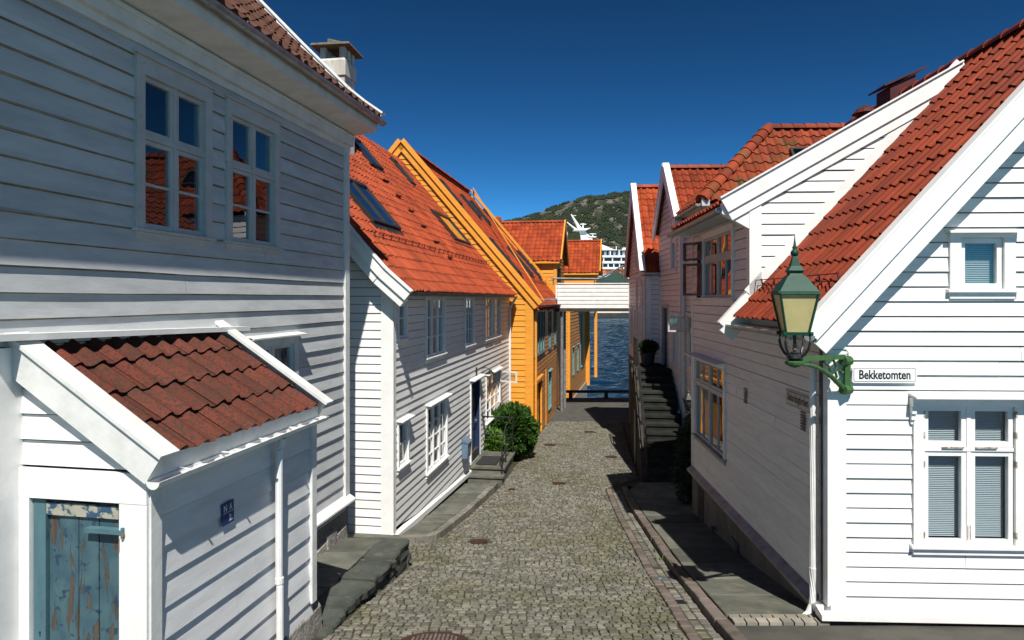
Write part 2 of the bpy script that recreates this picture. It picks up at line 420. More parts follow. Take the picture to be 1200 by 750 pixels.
def window(house, fr, u0, u1, v0, v1, cols=2, transom=None, low=0, up=0, casing=.10, head=.10, trim='white_trim', sash='white_trim',
           hood=.06, sill=True, blind=False, curtain=True, cd=.045, subcols=1, room='room', brackets=False, sillm=None, cas_low=.0, stile=.042, opened=None, label=None):
    c = MB()
    c.box(fr, u0 - casing, u0, v0 - cas_low, v1, .0, cd); c.box(fr, u1, u1 + casing, v0 - cas_low, v1, .0, cd)
    c.box(fr, u0 - casing, u1 + casing, v1, v1 + head, .0, cd + .002)
    if cas_low: c.box(fr, u0, u1, v0 - cas_low, v0, .0, cd - .002)
    # reveal of the opening
    for (a, b, lo_, hi_) in ((u0 - .012, u0, v0, v1), (u1, u1 + .012, v0, v1)): c.box(fr, a, b, lo_, hi_, -.10, -.001)
    c.box(fr, u0, u1, v1, v1 + .012, -.10, -.001); c.box(fr, u0, u1, v0 - .012, v0, -.10, -.001)
    w = c.build('window', trim, house)
    if label: w['label'] = label
    s = MB(); p = MB()
    rows = [(v0, v1)] if transom is None else [(v0, v1 - (v1 - v0) * transom - .02), (v1 - (v1 - v0) * transom + .02, v1)]
    cw = (u1 - u0) / cols
    if transom is not None: s.box(fr, u0, u1, rows[0][1], rows[1][0], -.06, .022)
    for k in range(1, cols): s.box(fr, u0 + cw * k - .022, u0 + cw * k + .022, v0, v1, -.062, .018)
    for ri, (a, b) in enumerate(rows):
        for k in range(cols):
            if opened and (ri, k) in opened: continue
            x0 = u0 + cw * k + (.022 if k else .004); x1 = u0 + cw * (k + 1) - (.022 if k < cols - 1 else .004)
            y0, y1 = a + .004, b - .004
            s.box(fr, x0, x0 + stile, y0, y1, -.045, .008); s.box(fr, x1 - stile, x1, y0, y1, -.045, .008)
            s.box(fr, x0 + stile, x1 - stile, y0, y0 + stile * 1.15, -.045, .007); s.box(fr, x0 + stile, x1 - stile, y1 - stile, y1, -.045, .007)
            nb = low if ri == 0 else up
            for j in range(1, nb + 1):
                y = y0 + (y1 - y0) * j / (nb + 1); s.box(fr, x0 + stile, x1 - stile, y - .013, y + .013, -.035, .003)
            for j in range(1, subcols):
                x = x0 + (x1 - x0) * j / subcols; s.box(fr, x - .013, x + .013, y0 + stile, y1 - stile, -.034, .002)
            g = .004
            p.poly(fr.P(x0 + stile - g, y0 + stile - g, -.018), fr.P(x1 - stile + g, y0 + stile - g, -.018), fr.P(x1 - stile + g, y1 - stile + g, -.018), fr.P(x0 + stile - g, y1 - stile + g, -.018))
    s.build('sash', sash, w); p.build('pane', 'glass', w)
    r = MB(); D = -.55
    q = lambda u, v, n: fr.P(u, v, n)
    r.poly(q(u0, v0, D), q(u1, v0, D), q(u1, v1, D), q(u0, v1, D)); r.poly(q(u0, v0, -.1), q(u1, v0, -.1), q(u1, v0, D), q(u0, v0, D))
    r.poly(q(u0, v1, -.1), q(u1, v1, -.1), q(u1, v1, D), q(u0, v1, D)); r.poly(q(u0, v0, -.1), q(u0, v1, -.1), q(u0, v1, D), q(u0, v0, D)); r.poly(q(u1, v0, -.1), q(u1, v1, -.1), q(u1, v1, D), q(u1, v0, D))
    r.build('room_recess', room, w)
    if curtain:
        cu = MB()
        for (a, b) in ((u0 + .02, u0 + (u1 - u0) * .27), (u1 - (u1 - u0) * .27, u1 - .02)):
            n = 18; i = len(cu.v)
            for k in range(n + 1):
                t = k / n; nn = -.15 + .022 * math.sin(t * 26 + a)
                cu.v += [fr.P(a + (b - a) * t, v0 + .02, nn), fr.P(a + (b - a) * t, v1 - .01, nn)]
            for k in range(n): cu.f.append((i + 2 * k, i + 2 * k + 2, i + 2 * k + 3, i + 2 * k + 1))
        cu.build('curtain', 'curtain', w, smooth=True)
    if blind:
        bl = MB(); y = v0 + .07
        while y < v1 - .06:
            bl.poly(fr.P(u0 + .05, y, -.085), fr.P(u1 - .05, y, -.085), fr.P(u1 - .05, y + .0145, -.105), fr.P(u0 + .05, y + .0145, -.105)); y += .0205
        bl.build('blind', 'blind', w)
    if sill:
        si = MB(); a, b = u0 - casing - .03, u1 + casing + .03; y = v0 - cas_low
        si.hexa([fr.P(a, y - .035, 0), fr.P(b, y - .035, 0), fr.P(b, y - .030, .075), fr.P(a, y - .030, .075),
                 fr.P(a, y + .012, 0), fr.P(b, y + .012, 0), fr.P(b, y - .006, .075), fr.P(a, y - .006, .075)])
        si.box(fr, a + .03, b - .03, y - .10, y - .036, 0, .04)
        si.build('sill', sillm or trim, w)
    if hood:
        h = MB(); a, b = u0 - casing - .04, u1 + casing + .04; y = v1 + head
        h.hexa([fr.P(a, y + .003, 0), fr.P(b, y + .003, 0), fr.P(b, y - .012, hood + .06), fr.P(a, y - .012, hood + .06),
                fr.P(a, y + .035, 0), fr.P(b, y + .035, 0), fr.P(b, y + .006, hood + .06), fr.P(a, y + .006, hood + .06)])
        if brackets:
            for x in (u0 - casing - .035, u1 + casing - .02):
                h.box(fr, x, x + .055, y - .11, y - .014, .0, .10); h.box(fr, x + .003, x + .052, y - .19, y - .111, .0, .075); h.box(fr, x + .006, x + .049, y - .26, y - .191, .0, .055); h.box(fr, x + .009, x + .046, y - .31, y - .261, .0, .035)
        h.build('hood', trim, w)
    return w

def opened_leaf(parent, fr, uh, v0, v1, width, ang, side, mat='white_trim', cols=1, rows=1):
    """a casement leaf standing open: hinged at uh, turned ang degrees out of the wall"""
    d = fr.du * (side * math.cos(R(ang))) + fr.dn * math.sin(R(ang))
    nn = fr.dn * math.cos(R(ang)) - fr.du * (side * math.sin(R(ang)))
    lf = Fr(fr.P(uh, 0, .03), d, fr.dv, nn)
    s = MB(); st = .045
    s.box(lf, 0, st, v0, v1, -.02, .02); s.box(lf, width - st, width, v0, v1, -.02, .02)
    s.box(lf, st, width - st, v0, v0 + st, -.019, .019); s.box(lf, st, width - st, v1 - st, v1, -.019, .019)
    for k in range(1, rows): y = v0 + (v1 - v0) * k / rows; s.box(lf, st, width - st, y - .013, y + .013, -.015, .015)
    for k in range(1, cols): x = width * k / cols; s.box(lf, x - .013, x + .013, v0 + st, v1 - st, -.014, .014)
    o = s.build('open_sash', mat, parent)
    return o, lf

def leaf_glass(parent, lf, v0, v1, width):
    p = MB(); st = .042
    p.poly(lf.P(st, v0 + st, 0), lf.P(width - st, v0 + st, 0), lf.P(width - st, v1 - st, 0), lf.P(st, v1 - st, 0))
    return p.build('open_pane', 'glass', parent)

def on_slope(px, py, O, dn, h0, m, du):
    """where the survey ray through (px, py) meets a roof plane: distance along the eave, distance inward, point"""
    a, b = (px - MARKED[0]) / MARKED[2], (MARKED[1] - py) / MARKED[2]
    O, dn = V(O), V(dn)
    k = a * dn.x + dn.y; od = O.x * dn.x + O.y * dn.y
    t = (h0 + m * od) / (b + m * k)
    P = V((a * t, t, b * t))
    return (P - O).dot(V(du)), od - t * k, P
def skylight(house, O, du, dn, h0, m, u0, u1, d0, d1, double=False, tilt=0.0, mat='black_frame'):
    """roof window: frame, glass and lead apron, lying on the slope"""
    c = 1 / math.hypot(1, m)
    dv = (-V(dn) + Z * m) * c; nn = (V(dn) * m + Z) * c
    fr = Fr(V(O) - V(dn) * d0 + Z * (h0 + m * d0) + V(du) * u0, du, dv, nn)
    w, l = u1 - u0, (d1 - d0) / c
    f = MB(); t = .06
    f.box(fr, 0, t, 0, l, .0, .13); f.box(fr, w - t, w, 0, l, .0, .13); f.box(fr, t, w - t, 0, t, .0, .129); f.box(fr, t, w - t, l - .1, l, .0, .135)
    if double: f.box(fr, w / 2 - .06, w / 2 + .06, t, l - .1, .0, .128)
    for k in range(max(3, int(w / .09))):            # pleated apron under the lower edge
        x = -.1 + (w + .2) * k / max(3, int(w / .09)); f.box(fr, x, x + .06, -.16, -.002, .045, .075)
    o = f.build('skylight', mat, house)
    g = MB(); e = .002
    g.poly(fr.P(t - e, t - e, .10), fr.P(w - t + e, t - e, .10), fr.P(w - t + e, l - .1 + e, .10), fr.P(t - e, l - .1 + e, .10)); g.build('pane', 'glass_sky', o)
    d = MB(); d.poly(fr.P(t - e, t - e, .072), fr.P(w - t + e, t - e, .072), fr.P(w - t + e, l - .1 + e, .072), fr.P(t - e, l - .1 + e, .072)); d.build('recess', 'dark', o)
    return o

def lettering(body, fr, u, v, n, width, height, mat, parent, name='lettering'):
    cu = bpy.data.curves.new(name, 'FONT'); cu.body = body; cu.size = 1; cu.extrude = .0; cu.resolution_u = 3; cu.offset = .028
    ob = bpy.data.objects.new(name, cu); COL.objects.link(ob)
    dg = bpy.context.evaluated_depsgraph_get(); dg.update()
    me = bpy.data.meshes.new_from_object(ob.evaluated_get(dg))
    COL.objects.unlink(ob); bpy.data.objects.remove(ob)
    xs = [p.co.x for p in me.vertices]; ys = [p.co.y for p in me.vertices]
    x0, x1, y0, y1 = min(xs), max(xs), min(ys), max(ys)
    mb = MB()
    for p in me.vertices: mb.v.append(fr.P(u + (p.co.x - x0) / (x1 - x0) * width, v + (p.co.y - y0) / (y1 - y0) * height, n))
    for f in me.polygons: mb.f.append(tuple(f.vertices))
    bpy.data.meshes.remove(me)
    return mb.build(name, mat, parent)

# ================================================================ the old white house on the left
O1 = V((-2.66, 10.9, 0)); du1 = V((.1772, .9842, 0)); dn1 = V((.9842, -.1772, 0))
F1 = Fr(O1, du1, Z, dn1)
h1 = thing('white_house', (-2.66, 10.9, -3.75), 'old white weatherboard house with brown tiled roof beside the small lean-to shed', 'house', 'timber houses along the street')
op1 = [(-4.58, -3.66, .66, 2.10), (-3.17, -2.22, .66, 2.10), (-2.78, -1.72, -1.75, -.60)]
b = MB(); clap(b, F1, -13, -.03, -3.75, 2.52, .20, op1, out=.024, wave=.008, joint=11)
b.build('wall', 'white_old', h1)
b = MB()                                             # far gable and back, closed
prof1 = [(0, 2.90), (.3, 3.11), (.6, 3.35), (1.43, 4.16), (2.33, 5.07), (5.0, 7.75)]
gp = [(-.02, 2.5)] + [(-(d - .45), h - .06) for d, h in prof1 if d > .5] + [(-(9.55 - d + .0), h - .06) for d, h in reversed(prof1[:-1]) if d > .5] + [(-9.1, -3.9), (-.02, -3.9)]
b.poly(*[F1.P(-.004, z, n) for n, z in gp]); b.poly(*[F1.P(-13, z, n) for n, z in gp])
b.poly(F1.P(-13, -3.9, -9.1), F1.P(0, -3.9, -9.1), F1.P(0, 3.3, -9.1), F1.P(-13, 3.3, -9.1))
b.build('gable_wall', 'white_old', h1)
b = MB(); b.box(F1, -.11, .0, -3.15, 2.45, -.06, .055); b.box(F1, -.004, .05, -3.15, 2.45, -.12, .051)
build_each(b, 'corner_board', 'trim_old', h1)
b = MB()
b.hexa([F1.P(-13, -3.22, 0), F1.P(.06, -3.22, 0), F1.P(.06, -3.22, .15), F1.P(-13, -3.22, .15), F1.P(-13, -3.10, 0), F1.P(.06, -3.10, 0), F1.P(.06, -3.19, .15), F1.P(-13, -3.19, .15)])
b.build('base_trim', 'white_trim', h1)
b = MB(); b.box(F1, -13, .03, -4.4, -3.221, -.3, .03); b.build('foundation', 'plaster', h1)
b = MB()
for k in range(9):
    u = -.28 - k * .36; hgt = .12 + .10 * math.sin(k * 1.7) + .10
    b.hexa([F1.P(u - .19, -4.2, .02), F1.P(u + .19, -4.2, .02), F1.P(u + .19, -4.2, .10), F1.P(u - .19, -4.2, .12),
            F1.P(u - .18, -3.80 + hgt, .02), F1.P(u + .18, -3.74 + hgt, .02), F1.P(u + .16, -3.80 + hgt, .07), F1.P(u - .16, -3.84 + hgt, .08)])
b.build('foundation_stones', 'rubble', h1)
b = MB()
b.box(F1, -13, .10, 2.44, 2.62, 0, .10); b.box(F1, -13, .09, 2.36, 2.44, 0, .045); b.box(F1, -13, .12, 2.56, 2.60, .1, .115)
b.hexa([F1.P(-13, 2.62, .0), F1.P(.16, 2.62, .0), F1.P(.16, 2.68, .475), F1.P(-13, 2.68, .475), F1.P(-13, 2.80, .0), F1.P(.16, 2.80, .0), F1.P(.16, 2.85, .475), F1.P(-13, 2.85, .475)])
b.build('eaves_cornice', 'trim_old', h1)
b = MB(); b.gutter(F1.P(-13, 2.86, .555), F1.P(.20, 2.84, .555), dn1, .065)
for k in range(22): b.tube([F1.P(-12.8 + k * .6, 2.87, .62), F1.P(-12.8 + k * .6, 2.79, .585), F1.P(-12.8 + k * .6, 2.785, .53), F1.P(-12.8 + k * .6, 2.84, .48)], .008, 5)
b.build('gutter', 'zinc', h1)
b = MB(); pos, S = tile_roof(b, F1.P(-13, 0, .51), du1, -dn1, 13.15, prof1, .22, .30); deck(b, pos, S, 13.15)
q9 = [F1.P(-13, 7.73, -4.55), F1.P(.15, 7.73, -4.55), F1.P(.15, 2.9, -9.6), F1.P(-13, 2.9, -9.6)]; b.poly(*q9)
rf1 = b.build('roof', 'tile_brown', h1)
b = MB()
pp = [F1.P(.12, h, .53 - d) for d, h in prof1]
for p0, p1 in zip(pp, pp[1:]):
    t = (p1 - p0).normalized(); nn = t.cross(du1).normalized()
    if nn.z < 0: nn = -nn
    b.bar(p0 - nn * .2, p1 - nn * .2 + t * .004, du1 * .05, nn * .30); b.bar(p0 + nn * .07 - du1 * .02, p1 + nn * .07 - du1 * .02 + t * .004, du1 * .14, nn * .028)
build_each(b, 'bargeboard', 'white_trim', h1)
window(h1, F1, *op1[0], 2, .40, low=1, casing=.11, head=.17, trim='trim_grey', sash='trim_grey', hood=.02, label='nearer upper window with red roof reflected', curtain=False, room='dark')
window(h1, F1, *op1[1], 2, .40, low=1, casing=.11, head=.17, trim='trim_grey', sash='trim_grey', hood=.02, label='farther upper window', curtain=False, room='dark')
window(h1, F1, *op1[2], 2, None, low=1, casing=.10, head=.12, trim='trim_old', sash='trim_old', hood=.10, label='low window behind the shed roof')

# ================================================================ the lean-to shed
OS = V((-2.62, 4.90, 0)); duS = V((.1884, .9821, 0)); dnS = V((.9821, -.1884, 0))
FS = Fr(OS, duS, Z, dnS)                       # street side
FB = Fr(OS, -dnS, Z, -duS)                     # door side, u runs to the left
sh = thing('lean_to_shed', (-2.62, 4.9, -3.6), 'small white lean-to shed with lichen tiled roof and peeling blue door', 'shed')
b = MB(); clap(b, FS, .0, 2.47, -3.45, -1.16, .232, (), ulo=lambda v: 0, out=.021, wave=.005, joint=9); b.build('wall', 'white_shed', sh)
mS = .655
def shed_roof(q): return -1.10 + mS * q        # height over distance inward from the street wall
b = MB(); clap(b, FB, .10, 1.12, -1.23, -.42, .19, (), ulo=lambda v: max(.1, (v + 1.19) / mS), out=.022, wave=.004, joint=9)
b.build('gable_wall', 'white', sh)
b = MB(); b.poly(FS.P(2.49, -3.6, -1.2), FS.P(2.49, -3.6, .0), FS.P(2.49, -1.15, .0), FS.P(2.49, -.45, -1.1)); b.build('back_wall', 'white_old', sh)
b = MB(); b.box(FS, -.012, .10, -4.0, -1.24, -.05, .045)
b.box(FS, 2.40, 2.50, -3.24, -1.16, -.06, .05); build_each(b, 'corner_board', 'trim_old', sh)
b = MB()                                       # wide door surround
b.box(FB, -.03, .195, -4.0, -1.47, .0, .04); b.box(FB, -.03, 1.15, -1.468, -1.25, .0, .043); b.box(FB, .955, 1.15, -4.0, -1.47, .0, .041)
b.build('door_surround', 'white_trim', sh)
b = MB(); b.box(F1, -6.75, -5.86, -4.2, -.36, .035, .06); b.box(F1, -5.84, -5.80, -4.2, -.36, .03, .075); b.build('side_board', 'white_trim', h1)
b = MB(); b.box(FB, .19, .96, -4.0, -1.46, -.12, -.055); b.build('door_recess', 'dark', sh)
b = MB()
xs = [.205, .405, .575, .74, .835]
for a, c in zip(xs, xs[1:]): b.box(FB, a + .003, c - .003, -4.0, -1.50 + rnd(-.01, .01), -.05, -.012 + rnd(-.006, .006))
dr = b.build('door', 'peeling', sh)
b = MB(); b.box(FB, .84, .945, -4.0, -1.485, -.05, .012); s_ = b.build('stile', 'door_blue', dr)
b = MB(); b.box(FB, .225, .835, -1.595, -1.505, -.02, .012); b.build('rail', 'door_rail', dr)
b = MB(); b.box(FB, .155, .48, -1.695, -1.662, -.012, .046); b.tube([FB.P(.16, -1.715, .048), FB.P(.16, -1.64, .048)], .013, 8); b.build('hinge', 'door_blue', dr)
b = MB(); b.box(FB, .19, .197, -1.82, -1.72, -.01, .0425); b.lathe(FB.P(.155, -1.69, .05), [(.012, -.01), (.012, .01)], 8); b.build('rust_streak', 'rust_bright', dr)
b = MB(); b.box(FB, .885, .893, -2.50, -2.47, .0115, .0135); b.lathe(FB.P(.889, -2.467, .0125) - Z * .004, [(.007, 0), (.007, .006)], 8); b.build('keyhole', 'letter', dr)
b = MB(); b.box(FS, -.1, 2.52, -4.2, -3.22, -.35, -.02)
for k in range(7):
    u = .3 + k * .36; b.hexa([FS.P(u - .2, -4.2, -.02), FS.P(u + .2, -4.2, -.02), FS.P(u + .2, -4.2, .06), FS.P(u - .2, -4.2, .07),
        FS.P(u - .18, -3.34, -.02), FS.P(u + .18, -3.30, -.02), FS.P(u + .17, -3.36, .035), FS.P(u - .17, -3.38, .03)])
b.build('foundation', 'rubble', sh)
b = MB(); profS = [(0, -1.150), (1.24, -1.150 + mS * 1.24)]
pos, S = tile_roof(b, FS.P(-.06, 0, .07), duS, -dnS, 2.54, profS, .235, .385, amp=1.15, lip=.032); deck(b, pos, S, 2.54)
b.build('roof', 'tile_shed', sh)
sl = (-dnS + Z * mS).normalized(); sn = (dnS * mS + Z).normalized()
b = MB()
e0 = FS.P(-.085, -1.170, .10); L_ = 1.56
b.bar(e0 + sn * .092 - sl * .05 - duS * .035, e0 + sn * .092 + sl * L_ - duS * .035, duS * .20, sn * .028)       # flat cap over the near edge
b.bar(e0 - sl * .04 - sn * .135 + duS * .03, e0 + sl * L_ - sn * .135 + duS * .03, -duS * .04, sn * .222)    # raking fascia
build_each(b, 'bargeboard', 'trim_old', sh); b = MB()
e1 = FS.P(2.43, -1.175, .10)
b.bar(e1 + sn * .085 - sl * .05, e1 + sn * .085 + sl * L_, duS * .15, sn * .03); b.bar(e1 - sn * .14 + duS * .1, e1 + sl * L_ - sn * .14 + duS * .1, duS * .035, sn * .19)
build_each(b, 'bargeboard', 'trim_old', sh)
b = MB(); b.bar(F1.P(-6.25, -.30, .01), F1.P(-3.02, -.37, .02), dn1 * .15, Z * .05); b.build('flashing_board', 'white_trim', sh)
b = MB(); b.box(FS, -.05, 2.50, -1.30, -1.145, .035, .068); b.build('fascia', 'trim_old', sh)
b = MB(); b.gutter(FS.P(-.10, -1.285, .125), FS.P(2.53, -1.265, .125), dnS, .055)
for k in range(5): b.bar(FS.P(.2 + k * .55, -1.265, .08), FS.P(.2 + k * .55, -1.265, .205), duS * .02, Z * .006)
b.build('gutter', 'pipe', sh)
b = MB(); r_ = .034
b.tube([FS.P(1.66, -1.33, .125), FS.P(1.66, -1.40, .11), FS.P(1.66, -1.45, .085), FS.P(1.66, -2.65, .085), FS.P(1.66, -2.75, .095), FS.P(1.66, -3.5, .095)], r_, 10)
b.lathe(FS.P(1.66, -2.72, .09), [(.034, 0), (.041, .005), (.041, .06), (.034, .065)], 10); build_each(b, 'downpipe', 'pipe', sh)

pl = thing('blue_plaque', FS.P(.86, -1.95, .03), 'small blue enamel plate with faint white signs on the shed wall', 'plaque')
FPQ = Fr(FS.P(.84, -1.915, .032), duS + Z * .03, Z - duS * .03, dnS)
b = MB(); b.box(FPQ, 0, .165, 0, .19, 0, .006); b.build('plate', 'plaque', pl)
b = MB(); b.box(FPQ, .012, .153, .098, .102, .006, .0075); b.build('rule', 'letter_white', pl)
lettering('N', FPQ, .02, .112, .0078, .045, .06, 'letter_white', pl); lettering('A', FPQ, .095, .112, .0078, .045, .06, 'letter_white', pl); lettering('2.', FPQ, .09, .02, .0078, .05, .06, 'letter_white', pl)

# ================================================================ the white house with the orange roof
O2 = V((-2.1, 12.0, 0)); du2 = V((.1556, .9878, 0)); dn2 = V((.9878, -.1556, 0))
F2 = Fr(O2, du2, Z, dn2); G2 = Fr(O2, -dn2, Z, -du2)
def uY(Y): return (Y - 12.0) / .9878
h2 = thing('white_house', (-2.1, 12.0, -4.3), 'white weatherboard house with big orange tiled roof and dark blue door', 'house', 'timber houses along the street')
op2 = dict(a=(uY(12.27), uY(12.70), -.72, .0), b=(uY(14.05), uY(15.45), -1.22, .02), c=(uY(17.6), uY(18.6), -1.22, .02), d=(uY(20.2), uY(21.3), -1.22, .02), e=(uY(21.6), uY(22.7), -1.22, .02),
           f=(uY(12.27), uY(12.78), -3.04, -2.26), g=(uY(14.1), uY(15.65), -3.60, -2.28), h=(uY(20.35), uY(22.6), -3.72, -2.36))
door2 = (uY(18.25), uY(19.35), -4.42, -2.28)
def base2(v): return max(0, (-4.12 - v) / .064) if v > -4.6 else 99
b = MB(); clap(b, F2, .10, 12.8, -4.66, .20, .150, list(op2.values()) + [door2], ulo=lambda v: max(.1, (-4.12 - v) / .064), out=.02, joint=5); b.build('wall', 'white', h2)
prof2 = [(0, .13), (.35, .45), (.8, .94), (4.37, 5.14)]
def gz(q): return .30 + 1.154 * (q - .12)
b = MB(); clap(b, G2, .12, 8.2, -4.30, 4.9, .150, (), ulo=lambda v: max(.12, .12 + (v - .1) / 1.154), uhi=lambda v: min(8.2, 8.28 - (v - .1) / 1.154), out=.02, joint=5); b.build('gable_wall', 'white', h2)
b = MB(); b.poly(F2.P(0, -5, -8.3), F2.P(12.8, -5, -8.3), F2.P(12.8, .2, -8.3), F2.P(0, .2, -8.3)); b.poly(F2.P(12.79, -5, 0), F2.P(12.79, -5, -8.3), F2.P(12.79, .2, -8.3), F2.P(12.79, 5, -4.15), F2.P(12.79, .2, 0))
b.build('back_wall', 'white', h2)
b = MB(); b.box(G2, -.03, .20, -4.28, .16, .0, .035); b.box(F2, -.034, .11, -4.28, .16, .0, .03); build_each(b, 'corner_board', 'white_trim', h2)
b = MB()
def ln(u): return -4.12 - .064 * u
b.hexa([F2.P(-.05, ln(0) - .16, 0), F2.P(6.3, ln(6.3) - .14, 0), F2.P(6.3, ln(6.3) - .14, .07), F2.P(-.05, ln(0) - .16, .07), F2.P(-.05, ln(0), 0), F2.P(6.3, ln(6.3), 0), F2.P(6.3, ln(6.3) - .05, .07), F2.P(-.05, ln(0) - .05, .07)])
b.box(G2, .21, 8, -4.38, -4.26, .0, .05)
b.box(F2, 7.5, 12.8, -4.78, -4.62, 0, .06)
b.build('base_trim', 'white_trim', h2)
b = MB(); b.box(F2, .0, 12.8, -5.6, -4.2, -.4, -.01); b.build('foundation', 'timber', h2)
b = MB(); b.box(F2, -.25, 12.75, .13, .18, .0, .2); b.box(F2, -.25, 12.75, .06, .135, .185, .205); b.build('eaves_board', 'trim_grey', h2)
b = MB(); b.gutter(F2.P(-.32, .10, .29), F2.P(12.7, .08, .29), dn2, .055)
for k in range(20): b.bar(F2.P(-.1 + k * .66, .105, .2), F2.P(-.1 + k * .66, .105, .34), du2 * .02, Z * .006)
b.build('gutter', 'zinc_dark', h2)
b = MB(); b.tube([F2.P(12.55, .04, .29), F2.P(12.55, -.05, .24), F2.P(12.55, -.35, .07), F2.P(12.55, -5.1, .07)], .045, 10); build_each(b, 'downpipe', 'pipe', h2)
b = MB(); pos, S = tile_roof(b, F2.P(-.28, 0, .255), du2, -dn2, 13.0, prof2, .21, .315, amp=1.3, lip=.036); deck(b, pos, S, 13.0)
b.poly(F2.P(-.28, 5.07, -4.15), F2.P(12.72, 5.07, -4.15), F2.P(12.72, .1, -8.6), F2.P(-.28, .1, -8.6))
ridge_tiles(b, F2.P(-.28, 5.12, -4.15), F2.P(12.72, 5.12, -4.15))
b.build('roof', 'tile', h2)
b = MB()
for pr_, du_, off in ((prof2, du2, -.34),):
    pp = [F2.P(off, h, .275 - d) for d, h in pr_]; pp[0] = F2.P(off, .05, .39)
    for p0, p1 in zip(pp, pp[1:]):
        t = (p1 - p0).normalized(); nn = t.cross(du2); nn = nn if nn.z > 0 else -nn
        b.bar(p0 - nn * .10, p1 - nn * .10 + t * .005, du2 * .045, nn * .18); b.bar(p0 - nn * .24 + du2 * .04, p1 - nn * .24 + du2 * .04 + t * .005, du2 * .16, nn * .16)
        b.bar(p0 + nn * .08 - du2 * .03, p1 + nn * .08 - du2 * .03 + t * .005, du2 * .13, nn * .03)
build_each(b, 'bargeboard', 'white_trim', h2)
kw = dict(hood=.0, sill=True, room='room')
window(h2, F2, *op2['a'], 1, None, low=1, casing=.07, head=.07, cd=.04, hood=.02)
wb = window(h2, F2, *op2['b'], 3, None, low=2, casing=.08, head=.08, hood=.02, label='upper window of three lights')
window(h2, F2, *op2['c'], 1, None, low=2, subcols=2, casing=.07, head=.07, hood=.02)
window(h2, F2, *op2['d'], 1, None, low=3, subcols=2, casing=.06, head=.07, hood=.02)
window(h2, F2, *op2['e'], 1, None, low=3, subcols=3, casing=.06, head=.07, hood=.02)
window(h2, F2, *op2['f'], 1, None, low=1, casing=.07, head=.06, hood=.08)
window(h2, F2, *op2['g'], 3, None, low=3, casing=.08, head=.08, hood=.08, label='large lower window of twelve panes')
wh = window(h2, F2, *op2['h'], 3, .28, low=2, casing=.08, head=.08, hood=.08, opened={(1, 2)}, label='lower window with its upper casement standing open')
_, lf = opened_leaf(wh, F2, op2['h'][1], -2.74, -2.38, .70, 62, -1)
leaf_glass(wh, lf, -2.74, -2.38, .70)
b = MB(); u0, u1, v0, v1 = door2
b.box(F2, u0 - .09, u0, v0, v1, -.02, .045); b.box(F2, u1, u1 + .09, v0, v1, -.02, .045); b.box(F2, u0 - .09, u1 + .09, v1, v1 + .09, -.02, .047)
b.hexa([F2.P(u0 - .15, v1 + .092, 0), F2.P(u1 + .15, v1 + .092, 0), F2.P(u1 + .15, v1 + .085, .17), F2.P(u0 - .15, v1 + .085, .17), F2.P(u0 - .15, v1 + .15, 0), F2.P(u1 + .15, v1 + .15, 0), F2.P(u1 + .15, v1 + .11, .17), F2.P(u0 - .15, v1 + .11, .17)])
b.build('door_surround', 'white_trim', h2)
b = MB(); b.box(F2, u0, u1, v0, v1, -.16, -.10)
for a, c in ((.12, .72), (.82, 1.28), (1.38, 1.98)):
    for x in (.10, .60): b.box(F2, u0 + x, u0 + x + .38, v0 + a, v0 + c, -.10, -.085)
for x in (u0, u1): b.box(F2, x - .01, x + .01, v0, v1, -.16, .03)
d2 = b.build('door', 'navy', h2)
b = MB(); b.tube([F2.P(u1 - .1, -3.42, -.09), F2.P(u1 - .1, -3.42, -.03), F2.P(u1 - .22, -3.42, -.03)], .012, 8); b.box(F2, u1 - .13, u1 - .07, -3.5, -3.33, -.1, -.08); b.build('handle', 'zinc', d2)
# roof furniture
mm2 = (5.14 - .94) / (4.37 - .8); hh2 = .94 - mm2 * .8; OR2 = F2.P(0, 0, .255)
def sk2(bl, br, tr, **k):
    ub, db, _ = on_slope(*bl, OR2, dn2, hh2, mm2, du2); uc, dc, _ = on_slope(*br, OR2, dn2, hh2, mm2, du2); ut, dt, _ = on_slope(*tr, OR2, dn2, hh2, mm2, du2)
    return skylight(h2, OR2, du2, dn2, hh2, mm2, ub, uc, (db + dc) / 2, dt, **k)
sk2((435, 264), (465, 271), (424, 221), double=True)['label'] = 'wide double roof window'
sk2((435.4, 197.5), (444.3, 199), (415.5, 166))
u_, d_, _ = on_slope(483, 218, OR2, dn2, hh2, mm2, du2); u2_, d2_, _ = on_slope(457, 188, OR2, dn2, hh2, mm2, du2)
skylight(h2, OR2, du2, dn2, hh2, mm2, u_ - .35, u_ + .2, d_, d2_)
sk2((534, 286.6), (546, 284.6), (507, 250))
for k in range(11):                                   # roof steps up to the chimney
    d = .9 + k * .36; p = OR2 - dn2 * d + Z * (hh2 + mm2 * d) + du2 * 6.2
    b = MB(); b.bar(p + Z * .05, p + Z * .05 + du2 * .42, dn2 * .10, Z * .02)
    for x in (.04, .36): b.bar(p + du2 * x, p + du2 * x + Z * .10 + dn2 * .06, du2 * .02, dn2 * .03)
    b.build('roof_step', 'red_metal', h2)
def snow_guard(house, OR, du, dn, h0, m, u0, u1, d, mat='red_metal'):
    b = MB(); base = OR - dn * d + Z * (h0 + m * d + .06)
    for z in (.03, .11): b.tube([base + du * u0 + Z * z + dn * z * .3, base + du * u1 + Z * z + dn * z * .3], .007, 5)
    n = int((u1 - u0) / .45)
    for k in range(n + 1): q = base + du * (u0 + (u1 - u0) * k / n); b.bar(q - Z * .05, q + Z * .125 + dn * .04, du * .014, dn * .02)
    return b.build('snow_guard', mat, house)
snow_guard(h2, OR2, du2, dn2, hh2, mm2, .9, 5.2, .95); snow_guard(h2, OR2, du2, dn2, hh2, mm2, 5.6, 12.4, .95)
